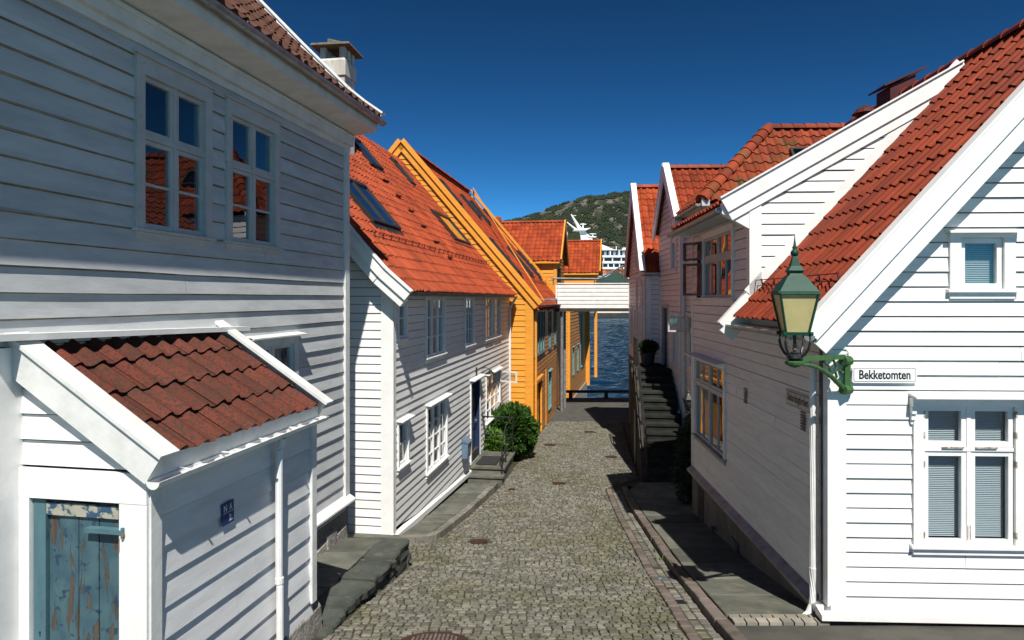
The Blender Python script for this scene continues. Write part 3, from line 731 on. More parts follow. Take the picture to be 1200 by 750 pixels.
# chimney: it belongs to the orange roof and shows above the neighbour's eaves
C0 = V((-4.42, 17.3, 3.2)); FC = Fr(C0, du2, Z, dn2)
class FrS(Fr):
    def P(s, u, v, n): return s.O + s.du * (u * .76) + s.dv * v + s.dn * (n * .76)
FC = FrS(C0, du2, Z, dn2)
b = MB(); b.box(FC, -.42, .42, 0, 2.35, -.42, .42); b.box(FC, -.47, .47, 2.35, 2.72, -.47, .47); b.hexa([FC.P(-.47, 2.721, -.47), FC.P(.47, 2.721, -.47), FC.P(.47, 2.721, .47), FC.P(-.47, 2.721, .47), FC.P(-.40, 2.80, -.40), FC.P(.40, 2.80, -.40), FC.P(.40, 2.80, .40), FC.P(-.40, 2.80, .40)])
for x, y in ((-.33, -.33), (.33, -.33), (-.33, .33), (.33, .33), (0, -.33), (0, .33)): b.box(FC, x - .09, x + .09, 2.801, 3.06, y - .09, y + .09)
ch = b.build('chimney', 'plaster_white', h2)
b = MB(); b.hexa([FC.P(-.68, 3.07, -.66), FC.P(.66, 3.04, -.67), FC.P(.68, 3.03, .66), FC.P(-.66, 3.06, .68), FC.P(-.64, 3.13, -.62), FC.P(.62, 3.10, -.63), FC.P(.64, 3.09, .62), FC.P(-.62, 3.12, .64)]); b.build('cap_slab', 'stone_cap', ch)
b = MB(); b.hexa([FC.P(-.22, 3.10, -.28), FC.P(.12, 3.10, -.26), FC.P(.14, 3.10, .30), FC.P(-.2, 3.10, .28), FC.P(-.17, 3.36, -.27), FC.P(.02, 3.34, -.2), FC.P(.04, 3.27, .16), FC.P(-.15, 3.27, .2)]); b.build('cap_stone', 'stone_cap', ch)
b = MB(); b.hexa([FC.P(-.6, -.12, .42), FC.P(.6, -.12, .42), FC.P(.6, -.75, .95), FC.P(-.6, -.75, .95), FC.P(-.5, .12, .43), FC.P(.5, .12, .43), FC.P(.6, -.66, .98), FC.P(-.6, -.66, .98)]); b.build('lead_flashing', 'zinc', ch)

# ================================================================ the ochre house and its two neighbours on the quay
O3 = V((.74, 24.7, 0)); F3 = Fr(O3, du2, Z, dn2); G3 = Fr(O3, -dn2, Z, -du2)
def u3(Y): return (Y - 24.7) / .9878
h3 = thing('ochre_house', (.74, 24.7, -5.2), 'ochre yellow timber house with yellow gable boards beside the round green bush', 'house', 'timber houses along the street')
m3 = 1.172; prof3 = [(0, -.42), (5.1, -.42 + 5.1 * m3)]
op3 = [(u3(24.95) + k * .92, u3(24.95) + k * .92 + .80, -2.15, -.50) for k in range(4)] + [(u3(30.0), u3(31.2), -2.2, -.55), (u3(32.4), u3(33.6), -2.2, -.55), (u3(30.0), u3(31.1), -4.85, -3.25), (u3(25.1), u3(27.3), -5.35, -3.15)]
b = MB(); clap(b, F3, .12, 11.7, -5.6, -.45, .17, op3, out=.025, joint=6); b.build('wall', 'yellow_dull', h3)
b = MB(); clap(b, F3, .12, 11.7, -.45, -.02, .2, op3, out=.015, joint=6); b.build('upper_wall', 'trim_grey', h3)
b = MB(); clap(b, G3, .12, 9.8, -5.4, 5.6, .20, (), ulo=lambda v: max(.12, v / m3 + .05), uhi=lambda v: min(9.8, 9.85 - v / m3), out=.022, joint=6); b.build('gable_wall', 'yellow', h3)
b = MB(); b.poly(F3.P(11.69, -5.6, 0), F3.P(11.69, -5.6, -9.8), F3.P(11.69, 0, -9.8), F3.P(11.69, 5.7, -4.9), F3.P(11.69, 0, 0)); b.poly(F3.P(0, -5.6, -9.8), F3.P(11.7, -5.6, -9.8), F3.P(11.7, 0, -9.8), F3.P(0, 0, -9.8)); b.build('back_wall', 'yellow', h3)
b = MB(); b.box(G3, -.03, .26, -5.6, -.05, .0, .04); b.box(F3, -.035, .13, -5.6, -.05, .0, .035); b.box(F3, u3(28.9), u3(29.05), -5.6, -3.0, 0, .05); b.box(F3, 11.55, 11.74, -5.6, -.1, -.1, .05); build_each(b, 'corner_board', 'yellow', h3)
b = MB(); b.tube([F3.P(.24, -.35, .09), F3.P(.24, -5.2, .09)], .05, 10); build_each(b, 'downpipe', 'yellow', h3)
b = MB(); pos, S = tile_roof(b, F3.P(-.1, 0, .20), du2, -dn2, 11.75, prof3, .21, .33); deck(b, pos, S, 11.75)
b.poly(F3.P(-.1, 5.74, -4.9), F3.P(11.65, 5.74, -4.9), F3.P(11.65, -.2, -10), F3.P(-.1, -.2, -10)); ridge_tiles(b, F3.P(-.1, 5.80, -4.9), F3.P(11.65, 5.80, -4.9)); b.build('roof', 'tile', h3)
b = MB()
for side in (1, -1):
    for (off, wdt, dpt, drop) in ((-.16, .06, .17, -.02), (-.10, .05, .22, -.24), (11.66, .06, .12, .0)):
        p0 = F3.P(off, -.22, .26) if side == 1 else F3.P(off, -.22, -10.06); p1 = F3.P(off, -.22 + 5.18 * m3, -4.9)
        t = (p1 - p0).normalized(); nn = t.cross(du2); nn = nn if nn.z > 0 else -nn
        b.bar(p0 + nn * drop, p1 + nn * drop, du2 * wdt, nn * dpt)
    p0 = F3.P(-.2, -.22, .26) if side == 1 else F3.P(-.2, -.22, -10.06); b.bar(p0 + nn * .215, p1 + nn * .215 - du2 * .04, du2 * .16, nn * .03)
build_each(b, 'bargeboard', 'yellow', h3)
b = MB(); b.gutter(F3.P(.0, -.24, .26), F3.P(11.7, -.26, .26), dn2, .06); b.build('gutter', 'zinc_dark', h3)
for k, o in enumerate(op3[:7]):
    window(h3, F3, *o, 1, None, low=2, subcols=2, casing=.05, head=.06, trim='zinc_dark' if k < 6 else 'teal', sash='teal', hood=.02 if k < 6 else .06, curtain=False, room='dark')
b = MB(); u0, u1, v0, v1 = op3[7]
b.box(F3, u0 - .08, u0, v0, v1, -.02, .05); b.box(F3, u1, u1 + .08, v0, v1, -.02, .05); b.box(F3, u0 - .14, u1 + .14, v1, v1 + .13, -.02, .12); b.build('door_surround', 'yellow', h3)
b = MB()
n = 9
for k in range(n): b.box(F3, u0 + (u1 - u0) * k / n + .004, u0 + (u1 - u0) * (k + 1) / n - .004, v0, v1, -.12, -.06)
dd = b.build('door', 'yellow_dull', h3)
b = MB(); b.box(F3, u1 - .2, u1 - .12, -4.45, -4.25, -.06, -.03); b.build('handle', 'iron', dd)
OR3 = F3.P(0, 0, .20)
for (bx, by, tx, ty, w) in ((538, 240.5, 515, 213, .6), (561, 255, 540, 230, .45), (572, 262, 554, 239, .4), (581, 264, 567, 247, .4), (608.3, 323.3, 570, 280, .6), (622, 323, 591, 289, .7), (632, 326, 601, 293, .7)):
    u_, d_, _ = on_slope(bx, by, OR3, dn2, -.36, m3, du2); u2_, d2_, _ = on_slope(tx, ty, OR3, dn2, -.36, m3, du2)
    skylight(h3, OR3, du2, dn2, -.36, m3, u_ - w / 2, u_ + w / 2, d_, min(d2_, d_ + 1.9))
snow_guard(h3, OR3, du2, dn2, -.36, m3, 5.0, 11.2, .9)
b = MB(); pass

def cross_house(name, label, corner, width, depth, zb, ze, zr, rough=True, right_open=True):
    """a gabled block whose ridge runs across the street; corner = right front corner"""
    F = Fr(corner, -dn2, Z, -du2)                  # front: u to the left
    S_ = Fr(corner, du2, Z, dn2)                    # right side
    h = thing(name, (corner[0], corner[1], zb), label, 'house', 'ochre houses on the quay')
    b = MB(); clap(b, F, .1, width, zb, ze - .05, .2, (), out=.025, joint=5); b.build('wall', 'yellow', h)
    m = (zr - ze) / (depth / 2)
    b = MB(); clap(b, S_, .0, depth, zb, zr, .2, (), ulo=lambda v: max(0, (v - ze) / m), uhi=lambda v: min(depth, depth - (v - ze) / m), out=.025, joint=5); b.build('gable_wall', 'yellow_dull', h)
    b = MB(); b.box(F, -.03, .14, zb, ze - .1, 0, .04); b.box(S_, -.03, .12, zb, ze - .1, 0, .036); build_each(b, 'corner_board', 'yellow', h)
    b = MB(); b.box(F, -.2, width, ze - .22, ze - .1, .04, .26); b.build('eaves_board', 'yellow', h)
    pr = [(0, ze - .08), (depth / 2 + .25, ze - .08 + m * (depth / 2 + .25))]
    b = MB(); pos, S = tile_roof(b, F.P(width, 0, .25), dn2, du2, width + .25, pr, .25, .36); deck(b, pos, S, width + .25)
    zt = pr[1][1]
    b.poly(F.P(-.25, zt - .02, -depth / 2), F.P(width, zt - .02, -depth / 2), F.P(width, ze - .1, -depth - .25), F.P(-.25, ze - .1, -depth - .25))
    ridge_tiles(b, F.P(width, zt + .06, -depth / 2), F.P(-.2, zt + .06, -depth / 2)); b.build('roof', 'tile', h)
    b = MB()
    for sgn in (0, 1):
        p0 = F.P(-.26, ze - .1, .3) if not sgn else F.P(-.26, ze - .1, -depth - .3); p1 = F.P(-.26, zt + .03, -depth / 2)
        t = (p1 - p0).normalized(); nn = t.cross(dn2); nn = nn if nn.z > 0 else -nn
        b.bar(p0 - nn * .16, p1 - nn * .16, dn2 * .07, nn * .30)
    build_each(b, 'bargeboard', 'yellow', h)
    b = MB(); b.poly(F.P(width, zb, 0), F.P(width, zb, -depth), F.P(width, ze, -depth), F.P(width, zr, -depth / 2), F.P(width, ze, 0)); b.poly(F.P(0, zb, -depth), F.P(width, zb, -depth), F.P(width, ze, -depth), F.P(0, ze, -depth)); b.poly(F.P(0, zb, 0), F.P(width, zb, 0), F.P(width, zb, -depth), F.P(0, zb, -depth)); b.build('back_wall', 'yellow_dull', h)
    return h, F, S_
ha, FA, SA = cross_house('ochre_house', 'ochre gabled house with orange roof directly left of the white footbridge', V((2.42, 37.4, 0)), 4.6, 5.2, -6.2, 2.15, 4.35)
b = MB(); b.box(SA, 1.2, 2.6, .2, 1.7, .02, .06); b.build('loft_door', 'timber', ha)
b = MB(); b.box(SA, .5, .65, -5.6, -.9, .02, .10); b.box(SA, 2.0, 2.2, -5.6, -.9, .02, .10); build_each(b, 'post', 'yellow', ha)
b = MB(); b.lathe(V((-.80, 39.6, 4.2)), [(.19, -.6), (.2, .25), (.17, .5), (.08, .58)], 10); b.build('chimney_pot', 'tile', ha)
hb, FBB, SB = cross_house('ochre_house', 'ochre boathouse standing at the water with smaller orange roof and white ball vent', V((5.36, 43.8, 0)), 2.75, 5.4, -.2, 1.75, 3.80)
b = MB(); b.lathe(FBB.P(2.2, 3.3, -1.6), [(.05, 0), (.05, .72), (.2, .75), (.30, .9), (.32, 1.02), (.27, 1.18), (.12, 1.28)], 12); b.build('ball_vent', 'white_trim', hb)
dY = V((.2, .9798, 0)).normalized(); nY = V((dY.y, -dY.x, 0))
FY = Fr(V((3.32, 39.7, 0)), dY, Z, nY); GY = Fr(V((3.32, 39.7, 0)), -nY, Z, -dY)
b = MB(); clap(b, FY, .1, 10.2, -6.0, -.15, .2, [(1.6, 2.3, -4.6, -3.0), (4.2, 4.9, -4.6, -3.0), (6.4, 7.4, -4.6, -1.0)], out=.025); b.build('lower_wall', 'yellow_dull', hb)
b = MB(); clap(b, GY, .0, 3, -6.0, -.15, .2, (), out=.025); b.build('front_wall', 'yellow', hb)
b = MB(); b.box(FY, -.05, .14, -6.0, -.2, -.1, .06); b.box(FY, 10.1, 10.25, -6.3, -.2, -.1, .3)
b.box(FBB, .05, .25, -5.6, -.2, -5.0, -4.8); build_each(b, 'post', 'yellow', hb)
for o in ((1.6, 2.3, -4.6, -3.0), (4.2, 4.9, -4.6, -3.0), (6.4, 7.4, -4.6, -1.0)): window(hb, FY, *o, 1, None, low=2, subcols=2, casing=.07, head=.07, trim='teal', sash='teal', hood=.05, curtain=False, room='dark')
b = MB(); b.box(FY, -.1, 10.4, -8.2, -6.0, -3, .10); b.box(FY, -.05, 10.2, -6.0, -.2, -3, -.2); b.build('foundation', 'rubble', hb)

# ================================================================ the white gabled house on the right
O4 = V((3.53, 7.6, 0)); du4 = V((.041, .99916, 0)); dn4 = V((-.99916, .041, 0)); dq4 = V((.99916, -.041, 0))
F4 = Fr(O4, du4, Z, dn4); G4 = Fr(O4, dq4, Z, -du4)
h4 = thing('white_house', (3.53, 7.6, -3.65), 'white gabled weatherboard house with the street sign, attic window and long side wall', 'house', 'timber houses along the street')
m4 = 1.10
opf = (1.018, 1.99, -2.72, -1.185); opa = (1.41, 1.87, .10, .67)
ops = (4.25, 6.45, -2.78, -1.22); opd = (3.75, 5.75, .02, 1.15); opd2 = (5.75, 6.35, .02, 1.15)
b = MB(); clap(b, F4, .10, 6.75, -3.55, -.02, .163, [ops], out=.018, joint=4, ulo=None); b.build('wall', 'white', h4)
b = MB(); clap(b, F4, 2.85, 6.75, -.02, 1.40, .163, [opd, opd2], out=.018, joint=4); b.build('dormer_wall', 'white', h4)
b = MB(); clap(b, G4, .17, 6.5, -3.46, 3.4, .1635, [opf, opa], ulo=lambda v: max(.17, v / m4 + .04), uhi=lambda v: min(6.5, 6.56 - v / m4), out=.017, joint=7); b.build('gable_wall', 'white', h4)
b = MB(); b.box(G4, -.025, .175, -3.44, -.02, 0, .028); b.box(F4, -.03, .10, -3.44, -.42, 0, .028); b.box(F4, 6.68, 6.80, -3.5, 1.4, -.1, .03); build_each(b, 'corner_board', 'white_trim', h4)
b = MB()
b.hexa([G4.P(-.13, -3.53, -.05), G4.P(6.5, -3.53, -.05), G4.P(6.5, -3.53, .13), G4.P(-.13, -3.53, .13), G4.P(-.13, -3.43, -.05), G4.P(6.5, -3.43, -.05), G4.P(6.5, -3.47, .13), G4.P(-.13, -3.47, .13)])
b.build('base_trim', 'white_trim', h4)
b = MB()
b.hexa([F4.P(-.05, -3.52, 0), F4.P(6.8, -3.62, 0), F4.P(6.8, -3.62, .12), F4.P(-.05, -3.52, .12), F4.P(-.05, -3.40, 0), F4.P(6.8, -3.50, 0), F4.P(6.8, -3.58, .12), F4.P(-.05, -3.48, .12)])
b.build('drip_board', 'zinc', h4)
b = MB(); b.box(F4, .02, 6.76, -5.2, -3.5, -.4, .02); b.box(G4, .02, 6.5, -4.2, -3.5, -.4, -.01); b.build('foundation', 'plaster', h4)
b = MB(); b.box(G4, -.1, 6.6, -4.2, -3.60, -.01, .05); b.build('plinth', 'rubble', h4)
b = MB(); b.box(F4, 5.7, 6.2, -5.1, -3.75, .02, .026); cd_ = b.build('cellar_door', 'timber', h4)
b = MB(); b.box(F4, 3.35, 3.75, -4.6, -3.95, .0, .05); b.box(F4, 3.42, 3.68, -4.6, -3.95, .05, .058); b.build('cellar_hatch', 'zinc_dark', h4)
b = MB(); b.tube([F4.P(4.75, -4.15, .0), F4.P(4.75, -4.15, .10), F4.P(4.68, -4.17, .12)], .02, 6); b.lathe(F4.P(4.75, -4.19, .1), [(.035, 0), (.035, .08)], 8); b.build('tap', 'zinc_dark', h4)
b = MB(); b.poly(F4.P(6.8, -5, 0), F4.P(6.8, -5, -6.5), F4.P(6.8, 0, -6.5), F4.P(6.8, 3.5, -3.28), F4.P(6.8, 1.6, 0)); b.poly(F4.P(0, -5, -6.5), F4.P(6.8, -5, -6.5), F4.P(6.8, 0, -6.5), F4.P(0, 0, -6.5)); b.build('back_wall', 'white', h4)
# roofs
prof4 = [(0, -.275), (3.53, -.275 + 3.53 * m4)]
b = MB(); pos, S = tile_roof(b, F4.P(-.27, 0, .25), du4, -dn4, 7.1, prof4, .215, .33, amp=1.15, lip=.03, ulo=None,
                             uhi=lambda s: 3.08 if s < 4.9 else 7.1)
deck(b, pos, S, 7.1, uhi=lambda s: 3.08 if s < 4.75 else 7.1)
b.poly(F4.P(-.27, 3.58, -3.28), F4.P(6.85, 3.58, -3.28), F4.P(6.85, -.3, -6.9), F4.P(-.27, -.3, -6.9))
ridge_tiles(b, F4.P(-.27, 3.66, -3.28), F4.P(6.85, 3.66, -3.28), .12, .38)
b.build('roof', 'tile_red', h4)
md = .565; profd = [(0, 1.455), (3.66, 1.455 + md * 3.66)]
b = MB(); pos, S = tile_roof(b, F4.P(2.83, 0, .40), du4, -dn4, 4.05, profd, .215, .34, amp=1.1); deck(b, pos, S, 4.05); b.build('dormer_roof', 'tile_red', h4)
b = MB()                                              # rake boards of the front gable
t = (-dn4 + Z * m4).normalized(); nn = (dn4 * m4 + Z).normalized()
e = F4.P(-.27, -.275, .25); Lr = 3.6 * math.hypot(1, m4)
b.bar(e - t * .10 + nn * .07 - du4 * .035, e + t * Lr + nn * .07 - du4 * .035, du4 * .17, nn * .03)
b.bar(e - t * .12 - nn * .115 - du4 * .03, e + t * Lr - nn * .115 - du4 * .03, du4 * .045, nn * .185)
b.bar(e - t * .16 - nn * .29, e + t * Lr - nn * .29, du4 * .045, nn * .172)
b.bar(e - t * .1 - nn * .28 + du4 * .046, e + t * Lr - nn * .28 + du4 * .046, du4 * .22, nn * .03)
t2 = (dn4 * -1 - Z * m4).normalized(); ridge = F4.P(-.27, 3.62, -3.28)
b.bar(ridge - Z * .05 - du4 * .03, F4.P(-.27, -.4, -6.9) - du4 * .03, du4 * .045, Z * -.3)
build_each(b, 'bargeboard', 'white_trim', h4)
b = MB()                                              # the short board where the low eaves stop against the tall wall
b.bar(e + du4 * 3.07 - t * .22 + nn * .02, e + du4 * 3.07 + t * .42 + nn * .02, du4 * .12, nn * .10)
b.bar(e + du4 * 3.07 - t * .30 - nn * .22, e + du4 * 3.07 + t * .5 - nn * .22, du4 * .10, nn * .24)
b.build('end_board', 'white_trim', h4)
b = MB()                                              # cheek of the dormer
GD = Fr(F4.P(2.82, 0, 0), dq4, Z, -du4)
clap(b, GD, .14, 3.3, .0, 3.6, .163, (), uhi=lambda v: v / m4 + .06, ulo=lambda v: max(.14, (v - 1.60) / md), out=.016, joint=9)
b.build('dormer_cheek', 'white', h4)
b = MB()
b.box(GD, -.03, .15, -.05, 1.45, .0, .03); b.box(F4, 2.80, 2.94, .1, 1.42, 0, .03)
p0 = GD.P(0.02, .05, .0); tt = (dq4 + Z * m4).normalized(); n2 = (-dq4 * m4 + Z).normalized()
b.bar(GD.P(.0, .04, .0), GD.P(3.15, .04 + 3.15 * m4, .0), -du4 * .03, n2 * .14)
build_each(b, 'corner_board', 'white_trim', h4)
b = MB(); td = (dq4 + Z * md).normalized(); nd = (-dq4 * md + Z).normalized()
e2 = GD.P(-.44, 1.455, .03)
b.bar(e2 + nd * -.16 - du4 * .05, e2 + td * 4.12 + nd * -.16 - du4 * .05, du4 * .05, nd * .24)
b.bar(e2 + nd * -.30 - du4 * .02, e2 + td * 4.05 + nd * -.30 - du4 * .02, du4 * .045, nd * .22)
b.bar(e2 + nd * .075 - du4 * .08, e2 + td * 4.12 + nd * .075 - du4 * .08, du4 * .15, nd * .025)
b.hexa([GD.P(-.44, 1.30, .02), GD.P(.0, 1.05, .02), GD.P(.0, 1.05, -.10), GD.P(-.44, 1.30, -.10), GD.P(-.44, 1.46, .02), GD.P(.0, 1.62, .02), GD.P(.0, 1.62, -.10), GD.P(-.44, 1.46, -.10)])
b.bar(F4.P(6.82, 1.30, .44), F4.P(6.82, 1.62, -.1), du4 * .06, Z * .16)
build_each(b, 'dormer_board', 'white_trim', h4)
b = MB(); b.box(F4, 2.82, 6.86, 1.32, 1.38, .0, .40); b.box(F4, -.22, 3.05, -.43, -.38, .0, .24); b.build('soffit', 'trim_grey', h4)
b = MB(); b.gutter(F4.P(-.30, -.40, .33), F4.P(3.12, -.39, .33), dn4, .06); b.gutter(F4.P(2.85, 1.38, .47), F4.P(6.9, 1.36, .47), dn4, .06)
for k in range(6): b.bar(F4.P(-.1 + k * .6, -.395, .26), F4.P(-.1 + k * .6, -.395, .40), du4 * .02, Z * .006)
b.build('gutter', 'zinc', h4)
b = MB(); b.tube([F4.P(.22, -.46, .33), F4.P(.22, -.55, .30), F4.P(.22, -.80, .09), F4.P(.22, -3.1, .09)], .04, 10); b.tube([F4.P(.22, -3.08, .09), F4.P(.22, -3.50, .09), F4.P(.20, -3.60, .14), F4.P(.16, -3.64, .22)], .046, 10); build_each(b, 'downpipe', 'pipe', h4)
b = MB(); b.box(F4, .105, .15, -3.4, -.45, .0, .05); b.build('side_strip', 'zinc_dark', h4)
window(h4, G4, *opf, 2, .31, casing=.12, head=.11, hood=.12, blind=True, brackets=True, curtain=False, stile=.052, label='large sunlit window with white blinds')
wf = [o for o in h4.children if o.get('label') == 'large sunlit window with white blinds'][0]
b = MB()
for u in (1.012, 1.998):
    for v in (-1.27, -1.50, -1.82, -2.60): b.box(G4, u - .008, u + .008, v - .035, v + .035, .008, .048)
for u in (1.21, 1.57): b.box(G4, u, u + .23, -1.648, -1.632, .02, .04)
for x in (1.488, 1.515): b.box(G4, x, x + .01, -2.66, -2.50, .017, .021)
build_each(b, 'hinge', 'hinge_rust', wf)
window(h4, G4, *opa, 1, None, casing=.12, head=.06, hood=.06, blind=True, curtain=False, stile=.055, label='small attic window')
window(h4, F4, *ops, 2, .30, low=0, subcols=2, casing=.09, head=.08, hood=.16, trim='white_trim', sash='trim_grey', sillm='zinc', label='shaded side window of eight panes')
wd = window(h4, F4, *opd, 2, .36, low=0, subcols=2, casing=.10, head=.10, hood=.02, sash='trim_grey', curtain=False, room='dark', label='dormer window')
for (a, c) in ((.06, .70), (.76, 1.12)):
    _, lf = opened_leaf(wd, F4, 5.78, a, c, .52, 33, 1, 'zinc_dark'); leaf_glass(wd, lf, a, c, .55)
for (u, v) in ((2.95, -1.62), (.62, -1.60)):
    b = MB()
    for k in range(7): b.box(F4, u, u + .13, v + k * .035, v + k * .035 + .02, .02, .035)
    b.build('wall_vent', 'zinc_dark', h4)
OR4 = F4.P(0, 0, .25)
snow_guard(h4, OR4, du4, dn4, -.275, m4, -.1, 3.0, .35, 'red_metal')
b = MB()                                               # cable along the corner board
b.tube([G4.P(.02, -.565, .035), G4.P(.13, -.56, .036), G4.P(.17, -.565, .036), G4.P(.195, -.60, .03), G4.P(.20, -.79, .03), G4.P(.25, -.80, .03)], .005, 5); b.build('cable', 'zinc', h4)
# sheet metal chimney and vent on the dormer roof
v1_ = F4.P(4.85, 0, -2.65); FV = Fr(v1_ + Z * (1.455 + md * 3.05 - .27), du4, Z, dn4)
b = MB(); b.lathe(FV.O, [(.13, -.1), (.13, .42), (.14, .43)], 12); b.lathe(FV.O + Z * .43, [(.22, .0), (.15, .08), (.02, .16)], 12)
b.hexa([FV.P(-.3, -.16, .34), FV.P(.3, -.16, .34), FV.P(.3, .14, -.25), FV.P(-.3, .14, -.25), FV.P(-.28, -.05, .34), FV.P(.28, -.05, .34), FV.P(.28, .20, -.25), FV.P(-.28, .20, -.25)]); b.build('vent_pipe', 'red_metal', h4)
v2_ = F4.P(4.9, 0, -3.22); FV = Fr(v2_ + Z * 3.36, du4, Z, dn4)
b = MB(); b.hexa([FV.P(-.25, -.1, .22), FV.P(.25, -.1, .22), FV.P(.25, -.1, -.22), FV.P(-.25, -.1, -.22), FV.P(-.25, .42, .22), FV.P(.25, .42, .22), FV.P(.25, .62, -.22), FV.P(-.25, .62, -.22)]); cm = b.build('chimney', 'red_metal', h4)
b = MB(); b.hexa([FV.P(-.31, .40, .34), FV.P(.31, .40, .34), FV.P(.31, .72, -.38), FV.P(-.31, .72, -.38), FV.P(-.31, .43, .345), FV.P(.31, .43, .345), FV.P(.31, .75, -.375), FV.P(-.31, .75, -.375)]); b.build('lid', 'red_metal', cm)

# street signs
sg = thing('street_sign', G4.P(.6, -.9, .03), 'white street sign reading Bekketomten on the sunlit gable wall', 'sign')
FG = Fr(G4.P(.235, -.925, .036), dq4, Z, -du4)
def rrect(mb, fr, u0, u1, v0, v1, n0, n1, r):
    pts = []
    for (cx, cy, a0) in ((u1 - r, v1 - r, 0), (u0 + r, v1 - r, 90), (u0 + r, v0 + r, 180), (u1 - r, v0 + r, 270)):
        for k in range(5): a = R(a0 + k * 22.5); pts.append((cx + r * math.cos(a), cy + r * math.sin(a)))
    mb.poly(*[fr.P(x, y, n1) for x, y in pts])
    for (a, c) in zip(pts, pts[1:] + pts[:1]): mb.poly(fr.P(*a, n0), fr.P(*c, n0), fr.P(*c, n1), fr.P(*a, n1))
b = MB(); rrect(b, FG, 0, .70, -.006, .172, -.03, .006, .022); b.build('plate', 'sign', sg)
b = MB(); rrect(b, FG, .014, .686, .008, .158, .006, .0075, .016); b.build('border', 'letter', sg)
b = MB(); rrect(b, FG, .019, .681, .013, .153, .007, .0085, .013); b.build('face', 'sign', sg)
lettering('Bekketomten', FG, .072, .034, .0092, .556, .104, 'letter', sg)
b = MB(); b.box(FG, -.03, .0, .105, .125, -.03, .012); b.build('clamp', 'zinc_dark', sg)
s2 = thing('street_sign', F4.P(.75, -1.3, .03), 'dull worn street sign reading Salandsgården on the shaded side wall', 'sign')
FG2 = Fr(F4.P(1.24, -1.36, .030), -du4, Z, dn4)
b = MB(); b.box(FG2, 0, .80, 0, .20, -.02, .006); b.build('plate', 'sign_old', s2)
b = MB(); b.box(FG2, .0, .80, .176, .186, .006, .0072); b.box(FG2, .0, .80, .012, .018, .006, .0072); b.build('border', 'letter', s2)
lettering('Salandsgården', FG2, .06, .032, .0076, .68, .135, 'letter', s2)

# ---------------------------------------------------------------- the street lantern
LX = V((2.94, 7.10, 0)); lz = 0.0
lt = thing('street_lantern', (2.94, 7.10, -.65), 'green cast iron street lantern with yellow glass on the house corner bracket', 'lantern')
rot = R(37)
def sq(r, z): return [LX + V((math.cos(rot + k * math.pi / 2) * r, math.sin(rot + k * math.pi / 2) * r, z)) for k in range(4)]
def frustum(mb, r0, z0, r1, z1):
    a, c = sq(r0, z0), sq(r1, z1); mb.hexa(a + c)
b = MB()
frustum(b, .285, .045, .275, .075); frustum(b, .27, .076, .12, .235); frustum(b, .10, .236, .085, .26)
prof = [(.085, .26, .11, .29), (.11, .291, .065, .34), (.065, .341, .038, .42), (.038, .421, .03, .44)]
for (r0, z0, r1, z1) in prof: frustum(b, r0, z0, r1, z1)
roof = b.build('lamp_roof', 'green', lt)
b = MB(); b.lathe(LX, [(.02, .44), (.034, .452), (.044, .475), (.034, .50), (.018, .515), (.028, .53), (.016, .55), (.008, .60), (.002, .67)], 10); b.build('finial', 'green', lt, smooth=True)
b = MB(); frustum(b, .17, -.375, .175, -.345)
A, C = sq(.262, .05), sq(.158, -.35)
for p, q in zip(C, A): b.tube([p, q], .013, 6)
for k in range(4): b.tube([A[k], A[(k + 1) % 4]], .012, 6)
for p in sq(.185, -.36): b.lathe(p, [(.018, -.02), (.022, 0), (.018, .02)], 8)
for k in (0, 2):
    p = sq(.285, .06)[k]; b.lathe(p, [(.012, -.02), (.02, 0), (.012, .02)], 8)
b.build('lamp_frame', 'green', lt)
b = MB(); A, C = sq(.252, .045), sq(.150, -.343)
for k in range(4): b.poly(C[k], C[(k + 1) % 4], A[(k + 1) % 4], A[k])
b.build('lamp_glass', 'lamp_glass', lt)
b = MB()
for k in range(4):
    a = rot + k * math.pi / 2; d = V((math.cos(a), math.sin(a), 0))
    b.tube([LX + d * r + Z * z for r, z in ((.165, -.37), (.172, -.44), (.155, -.51), (.115, -.57), (.06, -.61), (.03, -.63))], .015, 7)
b.lathe(LX, [(.05, -.64), (.085, -.615), (.08, -.59), (.045, -.575), (.05, -.56), (.03, -.55)], 12)
b.lathe(LX, [(.016, -.56), (.02, -.5), (.016, -.44), (.022, -.38)], 8); b.build('yoke', 'iron', lt)
b = MB(); b.lathe(LX, [(.014, -.545), (.024, -.53), (.02, -.47), (.012, -.45)], 8); b.build('burner', 'rust_bright', lt)
mt = V((3.71, 7.545, 0)); ad = (LX - mt); al = ad.length; ad.normalize()
def AP(s, z): return mt + ad * s + Z * z
b = MB()
b.lathe(LX, [(.004, -.72), (.05, -.705), (.095, -.68), (.10, -.655), (.05, -.64)], 12)
b.bar(AP(.06, -.665) - ad.cross(Z) * .022, AP(al, -.655) - ad.cross(Z) * .022, ad.cross(Z) * .044, Z * .05)
cv = [(al * (.86 - .80 * t), -.69 - .30 * (t ** 1.9) - .02 * t) for t in [k / 10 for k in range(11)]]
b.tube([AP(s, z) for s, z in cv], [.018 + .012 * k / 10 for k in range(11)], 8)
b.tube([AP(.25, -.67), AP(.20, -.74), AP(.215, -.80), AP(.19, -.86)], .014, 7); b.tube([AP(.42, -.67), AP(.33, -.73), AP(.30, -.79)], .013, 7)
b.tube([AP(.14, -.78), AP(.11, -.82), AP(.06, -.80)], .014, 7)
for z in (-.685, -1.0): b.tube([AP(-.02, z) - dq4 * .0 - du4 * .015, AP(.09, z - .0) - du4 * .01], .055, 10)
b.bar(AP(.03, -1.03) - dq4 * .03 - du4 * .0, AP(.03, -.63) - dq4 * .03, dq4 * .06, -du4 * .05)
for z in (-.685, -1.0): b.lathe(G4.P(.185, z, .05) - Z * .05, [(.03, 0), (.055, .03), (.055, .07), (.03, .10)], 10)
b.build('bracket', 'green_light', lt)

